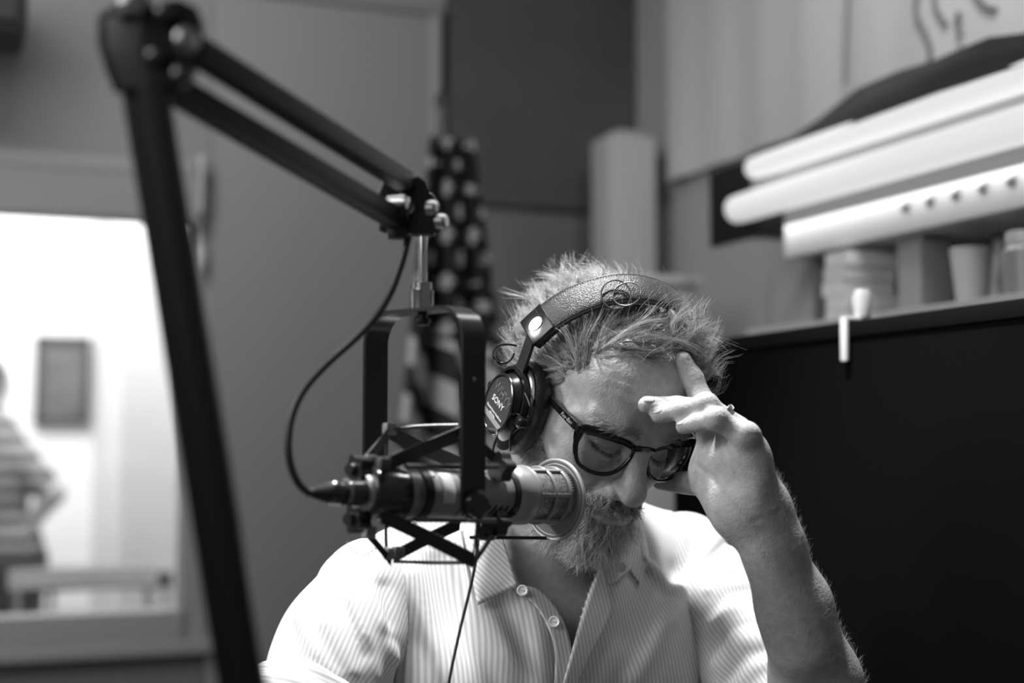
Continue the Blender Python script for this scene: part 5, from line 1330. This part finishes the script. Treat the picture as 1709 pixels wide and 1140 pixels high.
# ================================================================== boom arm
bo = thing('microphone_boom', np.r_[at(412, 1180, .80)[:2], dz0], 'black jointed boom arm rising from the desk, holding the microphone', 'boom arm')
def sq_tube(name, p, q, hw, hh, up=None):
    p = np.array(p); q = np.array(q); t = unit(q - p); s_ = unit(np.cross(t, ZZ)); u_ = np.cross(s_, t)
    mb = MB(); mb.box((p + q) / 2, (t, s_, u_), (np.linalg.norm(q - p) / 2, hw, hh), .0012); return mb.build(name, M_BOOM, bo)
EB = at(250, 82, .815)
sq_tube('upper_tube', at(292, 62, .815), at(676, 303, 1.135), .0072, .0072); sq_tube('upper_tube', at(262, 132, .825), at(672, 372, 1.145), .0072, .0075)
# tip joint
tj = at(690, 345, 1.145)
ta_ = unit(at(676, 303, 1.135) - at(292, 62, .815)); tn = unit(np.cross(ta_, ZZ)); tn = tn if tn[1] < 0 else -tn
for s in (-1, 1):
    pl = [at(x, y, 1.142) for (x, y) in ((662, 300), (676, 296), (688, 304), (697, 325), (712, 345), (717, 365), (712, 385), (700, 392), (672, 392), (655, 384), (654, 372), (672, 350), (668, 330), (650, 328))]
    mb = MB(); mb.prism(np.array(pl) + tn * (.010 * s - .0015), tn, .003); mb.build('joint_plate', M_BLACKP, bo, deg=25)
for (px, py, r) in ((697, 349, .0065), (712, 371, .0062)):
    mb = MB(); mb.lathe(at(px, py, 1.142) + tn * .009, tn, [(0, r), (.006, r), (.0085, r * .7)], 20); mb.build('joint_bolt', M_STEEL, bo)
mb = MB(); mb.lathe(at(664, 338, 1.14) - tn * .008, tn, [(0, .006), (.016, .006)], 16); mb.build('joint_pin', M_STEEL, bo)
mb = MB(); mb.lathe(np.r_[ST[:2], tip[2]] - ZZ * .004, ZZ, [(0, .010), (.006, .012), (.03, .012), (.036, .008)], 24); mb.build('swivel_socket', M_BLACKP, bo)
mb = MB(); mb.lathe(at(664, 386, 1.14), ZZ, [(-.006, .008), (-.004, .009), (.006, .009), (.010, .006)], 16); mb.build('tension_knob', M_BLACK, bo)
# elbow
pl = [at(x, y, .815) for (x, y) in ((198, 22), (222, 8), (262, 2), (292, 18), (302, 48), (300, 100), (284, 140), (258, 158), (228, 150), (212, 110), (200, 70))]
en = unit(np.cross(unit(at(676, 303, 1.135) - at(292, 62, .815)), ZZ)); en = en if en[1] < 0 else -en
for s in (-1, 1):
    mb = MB(); mb.prism(np.array(pl) + en * (.013 * s - .002), en, .004); mb.build('elbow_plate', M_BLACKP, bo, deg=25)
mb = MB(); mb.prism(np.array(pl) * .0 + np.array([EB + (q - EB) * .9 for q in pl]) - en * .012, en, .024); mb.build('elbow_core', M_BLACK, bo, deg=25)
for (px, py, r) in ((272, 72, .0085), (238, 26, .007), (222, 98, .006), (266, 130, .007)):
    mb = MB(); mb.lathe(at(px, py, .81) + en * .013, en, [(0, r), (.004, r), (.007, r * .75), (.0085, r * .3)], 20); mb.build('elbow_bolt', M_STEEL if px == 272 else M_DKSTEEL, bo)
mb = MB(); mb.lathe(at(222, 12, .81), ZZ, [(-.006, .010), (.0, .012), (.006, .010), (.009, .005)], 20); mb.build('top_cap', M_STEEL, bo)
# lower pair of tubes down to the desk
pb_ = at(412, 1200, .80); kz_ = (pb_[2] - dz0)
p_top = at(240, 150, .820); p_dir = unit(pb_ - p_top); L_ = (p_top[2] - dz0 - .05) / -p_dir[2]; foot = p_top + p_dir * L_
off = np.array([.009, -.012, 0])
sq_tube('lower_tube', p_top - off * .7, foot - off * .7, .0078, .0078); sq_tube('lower_tube', p_top + off * .9, foot + off * .9, .0078, .0078)
mb = MB(); mb.tube(spline([at(316, 400, .845), at(338, 560, .845), at(356, 720, .84), at(380, 900, .835), at(410, 1100, .83)], 20), .0022, 8); mb.build('cable_run', M_RUB, bo)
mb = MB(); mb.lathe(np.r_[foot[:2], dz0 + .0005], ZZ, [(0, .045), (.008, .045), (.012, .03), (.03, .024), (.06, .022)], 32); mb.build('desk_base', M_BLACK, bo)
